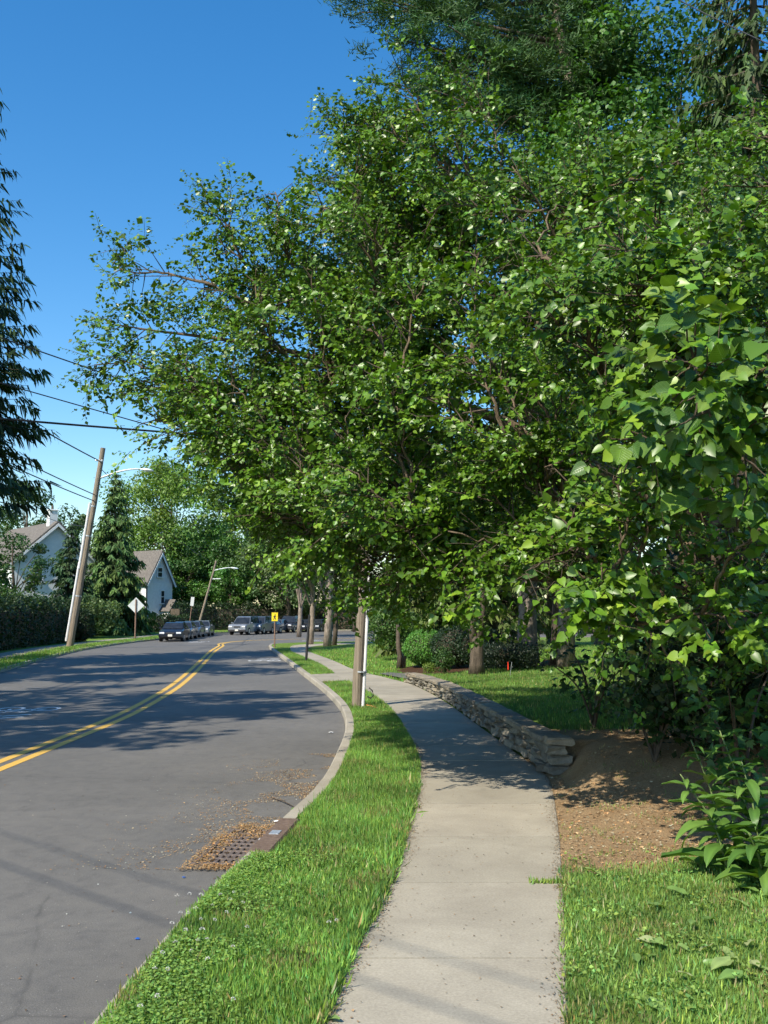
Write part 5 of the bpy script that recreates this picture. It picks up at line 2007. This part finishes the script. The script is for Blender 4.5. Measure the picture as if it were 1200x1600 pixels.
# ------------------------------------------------------------------ saplings and weeds at the right
def sapling(label, x, y, z, h, rx, n, base, size, low=.1):
    root = thing('maple_sapling', label, 'sapling', (x, y, z), 0, 'maple saplings')
    ts = TubeSet()
    P, AX, N = [], [], []
    for k in range(7):
        az = rng.uniform(0, 6.28)
        tip = np.array([math.cos(az) * rx * rng.uniform(.5, 1), math.sin(az) * rx * rng.uniform(.5, 1), h * rng.uniform(.55, 1)])
        mid = tip * np.array([.35, .35, .6])
        path = catmull([np.array([0, 0, -.05]), mid, tip], 6)
        ts.add(path, np.linspace(.022, .005, len(path)), 5)
        for q_ in path[int(len(path) * .25):]:
            for j in range(max(1, n // 90)):
                d = rand_dirs(1)[0] * np.array([1, 1, .5])
                P.append(q_ + d * rng.uniform(.05, .42))
                AX.append(d + np.array([0, 0, -.3]))
                N.append(np.array([-.2, -.25, .9]) + rng.normal(size=3) * .35)
    ts.build('stems', M['darkbark'], root)
    P, AX, N = map(np.array, (P, AX, N))
    k = len(P)
    S = rng.uniform(.7, 1.25, k) * size
    wx, wy, dep = project(P + np.array([x, y, z]))
    V, F, C = scatter(MAPLE_V, MAPLE_F, P, AX, N, S, jit(k, base, .2))
    o = mesh_obj('foliage', V, F, M['bgleaf'], root, attrs={'col': C})
    o['kind'] = 'stuff'
    return root


sapling('maple sapling with lobed leaves behind the weeds', 3.35, 9.6, .25, 1.7, .9, 330, (.05, .115, .022), .12)
sapling('taller maple sapling at the right edge of the picture', 4.1, 10.1, .3, 2.3, .9, 330, (.045, .105, .022), .12)
sapling('low leafy seedling in the shade behind the wall end', 3.2, 12.0, .45, 1.3, .9, 300, (.035, .08, .018), .10)
sapling('shaded seedling between the wall and the big trunk', 2.95, 14.2, .6, 1.5, .9, 300, (.03, .07, .018), .10)


def long_leaf(curl, wave):
    nv, nu = 5, 9
    V, F, tint = [], [], []
    for k in range(nu):
        t = k / (nu - 1)
        hw = .19 * math.sin(math.pi * min(1, t * .93 + .05)) ** .8 * (1 - .25 * t)
        ang = curl * t
        yy = math.sin(ang) / curl
        zz = -(1 - math.cos(ang)) / curl
        for j in range(nv):
            sx = j / (nv - 1) * 2 - 1
            V.append((sx * hw, yy, zz + .07 * abs(sx) - .02 + wave * math.sin(11 * t + (2 if sx > 0 else 0)) * abs(sx)))
            tint.append(1.3 if j == 2 else 1.0)
    for k in range(nu - 1):
        for j in range(nv - 1):
            a = k * nv + j
            F.append([a, a + 1, a + nv + 1, a + nv])
    return np.array(V), np.array(F), np.array(tint)


leaf_bank = []
for curl, wave in ((.9, .02), (1.4, .028), (1.9, .02), (.5, .025)):
    for c in ((.095, .19, .035), (.13, .23, .045), (.075, .16, .032)):
        V, F, tn = long_leaf(curl, wave)
        o = mesh_obj('leaf', V, F, M['weed'], None, attrs={'col': np.clip(np.array(c)[None] * tn[:, None], 0, 1)}, smooth=True)
        leaf_bank.append(o.data)
        bpy.data.objects.remove(o)


def put_leaf(parent, pos, axis, nrm, size, bank=None, wx=1.0, name='leaf'):
    bank = bank or leaf_bank
    o = bpy.data.objects.new(name, bank[int(rng.integers(0, len(bank)))])
    COL.objects.link(o)
    o.parent = parent
    Rm = frames(np.array([axis]), np.array([nrm]))[0]
    m4 = Matrix(Rm.tolist()).to_4x4()
    m4.translation = Vector(pos)
    o.matrix_local = m4 @ Matrix.Diagonal((size * wx, size, size, 1))
    return o


def weed(label, x, y, h, lean, n, size):
    z = float(lawn_h(np.array([x]), np.array([y]))[0])
    root = thing('tall_weed', label, 'weed', (x, y, z), 0, 'weeds at the right edge')
    tip = np.array([lean[0], lean[1], h])
    path = catmull([np.array([0, 0, -.03]), tip * np.array([.3, .3, .5]), tip], 8)
    MB().tube(path, np.linspace(.012, .005, len(path)), 6).build('stem', M['weedstem'], root, smooth=True)
    for k in range(n):
        t = .05 + .95 * (k / n) ** .9
        i = t * (len(path) - 1)
        p_ = path[int(i)]
        az = k * 2.4 + rng.uniform(-.4, .4)
        s_ = size * (1.15 - .75 * t) * rng.uniform(.8, 1.2)
        d = np.array([math.cos(az), math.sin(az), .55 - .25 * (1 - t) + rng.normal() * .15])
        put_leaf(root, p_, d, np.array([-.25 * d[0], -.25 * d[1], 1.0]) + rng.normal(size=3) * .12, s_, wx=rng.uniform(.85, 1.15))


M['weedstem'] = simple('weed_stem', (.10, .16, .04), (.16, .20, .06), 9, .6)
weeds = [('tall broad leaved weed leaning left at the right edge', 2.66, 7.9, .78, (-.36, .0), 24, .44),
         ('bushy broad leaved weed in front of the maple sapling', 2.95, 8.0, .85, (-.1, .1), 28, .46),
         ('upright broad leaved weed with pointed tip', 3.02, 8.35, 1.05, (-.22, .1), 28, .42),
         ('broad leaved weed nearest the right edge', 2.98, 7.5, .62, (.0, -.1), 24, .46),
         ('low broad leaved weed spreading towards the grass', 2.78, 7.5, .45, (-.16, -.15), 20, .42),
         ('broad leaved weed cut by the right edge of the picture', 3.25, 7.8, .9, (.05, .0), 28, .44),
         ('short broad leaved weed at the foot of the weed clump', 2.95, 7.1, .36, (.0, -.1), 18, .36),
         ('slender broad leaved weed at the back of the clump', 2.82, 8.5, .95, (-.2, .15), 24, .38)]
for a in weeds:
    weed(*a)


# wilted leaves lying on the grass
fb = []
for c in ((.20, .31, .09), (.27, .36, .12), (.16, .27, .07), (.33, .37, .17)):
    V, F, tn = long_leaf(.5, .03)
    V = V * np.array([1.5, 1, 1])
    o = mesh_obj('fallen_leaf', V, F, M['weed'], None, attrs={'col': np.clip(np.array(c)[None] * tn[:, None], 0, 1)}, smooth=True)
    fb.append(o.data)
    bpy.data.objects.remove(o)
for k in range(26):
    px, py = rng.uniform(985, 1190), rng.uniform(1385, 1530)
    if k > 20:
        px, py = rng.uniform(900, 1190), rng.uniform(1350, 1560)
    q = G(px, py, .17)
    q[2] = float(lawn_h(q[:1], q[1:2])[0]) + rng.uniform(.035, .06)
    az = rng.uniform(0, 6.28)
    o = put_leaf(None, q, (math.cos(az), math.sin(az), rng.uniform(-.1, .25)), np.array([0, 0, 1]) + rng.normal(size=3) * .2, rng.uniform(.09, .19), fb, name='fallen_leaf')
    tag(o, 'wilted pale green leaf lying on the grass by the weeds', 'leaf', 'wilted leaves on the grass')
for k, (px, py) in enumerate(((515, 1590), (530, 1597), (505, 1598))):
    q = G(px, py, .14)
    o = put_leaf(None, q + [0, 0, .012], (rng.normal(), rng.normal(), .05), (0, 0, 1), .10, fb[:1] + fb[3:], name='fallen_leaf')
    tag(o, 'dry curled leaf at the near left edge of the footway', 'leaf', 'dry leaves on the footway edge')


# ------------------------------------------------------------------ grass
BL_V = np.array([[-.5, 0, 0], [.5, 0, 0], [.34, .58, .10], [-.1, 1, .36]], float)
BL_F = np.array([[0, 1, 2], [0, 2, 3]])
BT_V = np.array([[-.5, 0, 0], [.5, 0, 0], [0, 1, .25]], float)
BT_F = np.array([[0, 1, 2]])


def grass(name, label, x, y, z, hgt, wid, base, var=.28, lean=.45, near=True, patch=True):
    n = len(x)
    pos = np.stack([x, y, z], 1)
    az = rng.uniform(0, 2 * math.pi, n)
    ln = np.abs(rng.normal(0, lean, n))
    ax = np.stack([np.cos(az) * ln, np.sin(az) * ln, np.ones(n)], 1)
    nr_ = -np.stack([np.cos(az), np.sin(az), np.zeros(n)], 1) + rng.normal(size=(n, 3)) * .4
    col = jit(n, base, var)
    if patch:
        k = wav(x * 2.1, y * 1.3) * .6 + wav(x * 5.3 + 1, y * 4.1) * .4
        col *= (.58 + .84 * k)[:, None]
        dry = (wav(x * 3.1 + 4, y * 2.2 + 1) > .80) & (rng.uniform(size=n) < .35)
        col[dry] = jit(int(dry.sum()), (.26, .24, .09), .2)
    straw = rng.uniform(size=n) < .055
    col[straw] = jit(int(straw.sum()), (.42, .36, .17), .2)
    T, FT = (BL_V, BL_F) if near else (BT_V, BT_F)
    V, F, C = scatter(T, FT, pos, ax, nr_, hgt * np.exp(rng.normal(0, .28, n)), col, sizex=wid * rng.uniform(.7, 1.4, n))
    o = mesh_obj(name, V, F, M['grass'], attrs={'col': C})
    return tag(o, label, 'grass', kind='stuff')


GB = (.170, .300, .060)


def verge_pts(n, y0, y1, power=1.0):
    y = y0 + (y1 - y0) * rng.uniform(0, 1, n) ** power
    a, b = fKO(y), fSL(y)
    ov = .07
    x = (a - ov * smooth01(9.2, 7.8, y) * 1.6) + (b - a + ov * .6 + ov * smooth01(9.2, 7.8, y) * 1.6) * rng.uniform(0, 1, n)
    keep = ~((y > 29.2) & (y < 34.6) & (y - 29.3 > -.1) & (y < 33.0 + (x - a) * .6) & (y > 29.3 + (x - a) * .4))
    keep &= ~((x < a + .07) & (y > GY0 - .1) & (y < GY1 + .05))
    return x[keep], y[keep]


x, y = verge_pts(100000, 3.6, 9.0, 1.0)
grass('verge_grass', 'green grass blades of the verge between kerb and footway', x, y, np.full(len(x), .112), np.where(y < 9, .042, .04), np.where(y < 8, .0042, .0065), GB, lean=.8)
x, y = verge_pts(90000, 9.0, 21)
grass('mid_verge_grass', 'grass of the verge beside the stone wall stretch of the footway', x, y, np.full(len(x), .112), .055, .0085, GB, near=False)
x, y = verge_pts(50000, 21, 54)
grass('far_verge_grass', 'grass of the verge running on to the bend', x, y, np.full(len(x), .112), .07, .016, GB, near=False)
# long tufts along the edges
n = 9000
y = rng.uniform(3.2, 12, n)
x = fSL(y) + rng.normal(0, .035, n) - .03
grass('edge_grass', 'longer grass hanging over the footway edge', x, y, np.full(n, .115), .07, .0048, (.155, .28, .055), lean=1.0)


def lawn_pts(n, x0, x1, y0, y1, thr=.55, rel=True):
    y = rng.uniform(y0, y1, n)
    b = fSR(y)
    x = b + rng.uniform(x0, x1, n)
    sm = soil_mask(x, y) + .35 * rng.normal(size=n) * .5
    mm = mulch_mask(x, y)
    keep = (sm < thr) & (mm < .4)
    keep &= ~((y > WY0 - .25) & (y < WY1 + .1) & (x - b < .42))
    return x[keep], y[keep]


x, y = lawn_pts(90000, -.03, 3.0, 3.6, 9.0)
grass('lawn_grass', 'green grass blades of the near lawn right of the footway', x, y, lawn_h(x, y) - .01, .042, .0042, (.185, .300, .070), lean=.95)
# thin grass in the bare soil
y = 8.1 + 4.5 * rng.uniform(0, 1, 9000) ** 1.6
x = fSR(y) + rng.uniform(0, 3.4, 9000)
k = wav(x * 2.7, y * 2.9) * .6 + wav(x * 7.1, y * 6.3) * .4 > .53 + .03 * (y - 8)
x, y = x[k], y[k]
grass('sparse_grass', 'thin tufts of grass in the bare brown soil', x, y, lawn_h(x, y) - .005, .032, .0055, (.20, .27, .075), lean=1.0)
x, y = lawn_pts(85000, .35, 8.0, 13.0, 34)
grass('wall_lawn_grass', 'grass of the raised lawn behind the stone wall', x, y, lawn_h(x, y) - .01, .06, .012, (.125, .225, .045), near=False)  # verge green darkened, the big tree's shade put into the blades
x, y = lawn_pts(60000, .0, 14.0, 29.4, 54)
grass('far_lawn_grass', 'grass of the far lawn beyond the stone wall', x, y, lawn_h(x, y) - .01, .08, .03, GB, near=False)
# left verge
n = 30000
i = rng.uniform(25, 110, n)
jj = np.interp(i, LKf[:, 1][np.argsort(LKf[:, 1])], np.argsort(LKf[:, 1]))
a_, b_ = L1[jj.astype(int)], L2[jj.astype(int)]
t = rng.uniform(0, 1, n)[:, None]
pp = a_ * t + b_ * (1 - t) + rng.normal(size=(n, 2)) * .25
grass('left_verge_grass', 'grass of the narrow verge on the left side', pp[:, 0], pp[:, 1], np.full(n, .115), .09, .03, GB, near=False)

q0, q1 = G(812, 1359, .13), G(880, 1359, .13)
n = 420
t = rng.uniform(0, 1, n) ** .6
x = q0[0] + (q1[0] - q0[0]) * t
y = np.full(n, 7.72) + rng.normal(0, .022, n)
grass('joint_grass', 'small tuft of weeds growing in a footway joint', x, y, np.full(n, .125), .035, .008, (.22, .32, .07), lean=1.1, patch=False)
# broad clover-like ground cover on the kerb side of the verge
n = 16000
y = rng.uniform(4.6, 8.6, n)
a = fKO(y)
x = a - .06 + np.abs(rng.normal(0, .30, n))
k = wav(x * 3 + 2, y * 2.6) > .38
x, y = x[k], y[k]
n = len(x)
pos = np.stack([x, y, .13 + rng.uniform(0, .075, n)], 1)
az = rng.uniform(0, 6.28, n)
V, F, C = scatter(DIA_V * np.array([1.4, 1, 1]), DIA_F, pos, np.stack([np.cos(az), np.sin(az), rng.normal(size=n) * .3], 1), np.array([0, 0, 1]) + rng.normal(size=(n, 3)) * .35, rng.uniform(.011, .024, n), jit(n, (.20, .33, .07), .2))
tag(mesh_obj('clover', V, F, M['grass'], attrs={'col': C}), 'clover leaves spreading over the kerb near the drain', 'clover', kind='stuff')
# low broad weeds in the right lawn and soil
n = 3200
px, py = rng.uniform(880, 1200, n), rng.uniform(1335, 1600, n)
P = np.array([G(a, b, .16) for a, b in zip(px, py)])
k = (wav(P[:, 0] * 4.2, P[:, 1] * 3.7) > .58)
P = P[k]
P[:, 2] = lawn_h(P[:, 0], P[:, 1]) + rng.uniform(.02, .07, len(P))
n = len(P)
az = rng.uniform(0, 6.28, n)
V, F, C = scatter(DIA_V * np.array([1.2, 1, 1]), DIA_F, P, np.stack([np.cos(az), np.sin(az), rng.normal(size=n) * .3 + .1], 1), np.array([0, 0, 1]) + rng.normal(size=(n, 3)) * .4, rng.uniform(.014, .034, n), jit(n, (.21, .33, .08), .25))
tag(mesh_obj('ground_weeds', V, F, M['grass'], attrs={'col': C}), 'small broad leaved weeds mixed into the right lawn', 'weeds', kind='stuff')

# white clover blossoms
fm = []
V, F = [], []
for k in range(26):
    d = rand_dirs(1)[0]
    d[2] = abs(d[2]) * 1.0 - .25
    c = d * .6
    s_ = np.cross(d, rng.normal(size=3))
    s_ /= np.linalg.norm(s_)
    o_ = len(V)
    V += [c - s_ * .18, c + s_ * .18, c + d * .5]
    F.append([o_, o_ + 1, o_ + 2])
V += [np.array([-.06, 0, -3.2]), np.array([.06, 0, -3.2]), np.array([.0, 0, -.2])]
F.append([len(V) - 3, len(V) - 2, len(V) - 1])
cc = np.full((len(V), 3), (.80, .76, .70))
cc[-3:] = (.1, .18, .03)
o = mesh_obj('clover_blossom', V, np.array(F), M['flower'], attrs={'col': cc})
cm = o.data
bpy.data.objects.remove(o)
spots = [(263, 1402), (282, 1398), (292, 1412), (300, 1396), (318, 1408), (330, 1395), (345, 1400), (268, 1425), (280, 1430), (255, 1440), (295, 1468), (302, 1455), (285, 1480), (310, 1465), (240, 1490), (248, 1515), (228, 1514),
         (350, 1480), (372, 1445), (310, 1500), (350, 1562), (232, 1560), (205, 1575), (500, 1442), (512, 1436), (300, 1440), (322, 1432), (276, 1455), (260, 1470), (340, 1420), (352, 1392), (366, 1404)]
for px, py in spots:
    q = G(px + 14, py, .2)
    o = bpy.data.objects.new('clover_blossom', cm)
    COL.objects.link(o)
    s_ = rng.uniform(.013, .019)
    o.location = (q[0], q[1], .2 + rng.uniform(-.03, .015))
    o.scale = (s_, s_, s_)
    o.rotation_euler = (rng.normal() * .2, rng.normal() * .2, rng.uniform(0, 6))
    tag(o, 'small white clover blossom at the kerb side of the verge', 'flower', 'clover blossoms on the verge')


# ------------------------------------------------------------------ litter
FL_V = np.array([[-.5, 0, 0], [.5, 0, .1], [.5, 1, 0], [-.5, 1, .15]], float)
FL_F = np.array([[0, 1, 2], [0, 2, 3]])


def flakes(name, label, P, size, cols):
    n = len(P)
    az = rng.uniform(0, 6.28, n)
    V, F, C = scatter(FL_V, FL_F, P, np.stack([np.cos(az), np.sin(az), rng.normal(size=n) * .12], 1), np.array([0, 0, 1]) + rng.normal(size=(n, 3)) * .25, size, cols, sizex=size * rng.uniform(.35, .9, n))
    return tag(mesh_obj(name, V, F, M['litter'], attrs={'col': C}), label, 'litter', kind='stuff')


# tan seeds and catkins on the gutter
n = 16000
y = rng.uniform(8.6, 15.5, n)
xk = fK(y)
x = xk - np.abs(rng.normal(0, .55, n)) - .02
k = (wav(x * 2.3, y * 1.7) * .7 + wav(x * 6, y * 5) * .3) > (.36 + .012 * (y - 8) ** 1.5)
x, y = x[k], y[k]
P = np.stack([x, y, np.full(len(x), .007)], 1)
cols = np.where(rng.uniform(size=len(x))[:, None] < .3, jit(len(x), (.50, .42, .28), .2), jit(len(x), (.33, .20, .09), .25))
flakes('gutter_litter', 'tan catkin and seed litter strewn along the gutter', P, rng.uniform(.006, .017, len(x)), cols)
n = 420
y = rng.uniform(4.5, 14, n)
x = fK(y) - .1 - rng.uniform(0, 1, n) ** 1.3 * 4.5
P = np.stack([x, y, np.full(n, .006)], 1)
flakes('road_crumbs', 'scattered crumbs of leaf and bark on the open road', P, rng.uniform(.005, .018, n), np.where(rng.uniform(size=n)[:, None] < .3, jit(n, (.5, .46, .38), .2), jit(n, (.20, .13, .08), .3)))
# thick brown mat round the grate
n = 9000
x0, x1 = fK(np.array([GY0]))[0], fK(np.array([GY1]))[0]
t = rng.uniform(-.12, 1.2, n)
yy = GY0 + (GY1 - GY0) * t
xx = fK(yy) - rng.uniform(0.0, .58, n)
off = fK(yy) - xx
k = ((off > .33) & (off < .54) & (t < .98)) | ((t > .72) & (off < .5)) | ((t < .03) & (off < .5))
k &= (rng.uniform(size=n) < .25 + .9 * wav(xx * 9, yy * 7))
k |= (rng.uniform(size=n) < .05)
k &= ~((t > .93) & (off > .45) & (rng.uniform(size=n) < .7))
xx, yy = xx[k], yy[k]
P = np.stack([xx, yy, .012 + rng.uniform(0, .020, len(xx))], 1)
flakes('drain_litter', 'matted brown plant litter clogging the edges of the drain', P, rng.uniform(.008, .02, len(xx)), jit(len(xx), (.40, .25, .115), .25))
# crumbs on the footway, soil and lawn edge
n = 7500
y = np.concatenate([rng.uniform(3.5, 16, n)])
sd = rng.uniform(size=n)
x = np.where(sd < .58, fSL(y) + np.abs(rng.normal(0, .045, n)) * (.4 + 1.4 * wav(y * 1.3, y * .7)), np.where(sd < .9, fSR(y) - np.abs(rng.normal(0, .04, n)) * (.3 + 1.4 * wav(y * 1.1 + 2, y * .8)), fSL(y) + (fSR(y) - fSL(y)) * rng.uniform(0, 1, n)))
P = np.stack([x, y, np.full(n, .138)], 1)
flakes('footway_litter', 'brown crumbs and seed husks along the footway edges', P, rng.uniform(.005, .015, n), jit(n, (.25, .18, .11), .22))
n = 12000
y = rng.uniform(8.1, 14, n)
x = fSR(y) + rng.uniform(.0, 4.0, n)
P = np.stack([x, y, lawn_h(x, y) + .006], 1)
P = P[~((y > WY0 - .3) & (x - fSR(y) < .9))]
n = len(P)
cols = np.where(rng.uniform(size=n)[:, None] < .22, jit(n, (.55, .45, .28), .2), jit(n, (.40, .26, .14), .3))
flakes('soil_litter', 'brown catkin litter covering the bare soil', P, rng.uniform(.010, .03, n), cols)

for lb, px, py, s_, mt in (('crumpled white paper scrap beside the drain', 413, 1313, .075, 'paper'), ('thin white scrap on the road near the kerb', 434, 1284, .05, 'paper'),
                           ('tiny blue plastic scrap on the road', 214, 1467, .022, 'bluebit'), ('tiny blue plastic scrap below the drain', 287, 1371, .018, 'bluebit'),
                           ('white scrap lying on the road by the bend of the kerb', 517, 1145, .06, 'paper')):
    q = G(px, py, .03 if 'drain' in lb and mt == 'paper' else .004)
    V = [(rng.uniform(.6, 1) * math.cos(a) * s_, rng.uniform(.6, 1) * math.sin(a) * s_, rng.uniform(0.05, .3) * s_) for a in np.linspace(0, 6.283, 9)[:-1]] + [(0, 0, .35 * s_), (0, 0, 0)]
    F = [[i, (i + 1) % 8, 8] for i in range(8)] + [[(i + 1) % 8, i, 9] for i in range(8)]
    o = mesh_obj('scrap', V, F, M[mt])
    o.location = tuple(q)
    tag(o, lb, 'scrap')
tw = thing('fallen_twig', 'thin brown twig with a green leaf lying near the kerb', 'twig', tuple(G(445, 1252, .01)))
p0_, p1_ = G(424, 1246, .012) - G(445, 1252, .01), G(462, 1262, .02) - G(445, 1252, .01)
MB().tube([p0_, (p0_ + p1_) / 2 + np.array([0, .02, .012]), p1_], [.006, .007, .004], 6).build('stick', M['darkbark'], tw)
put_leaf(tw, p1_, (-.6, -.6, .05), (0, 0, 1), .1, None, 1.6)
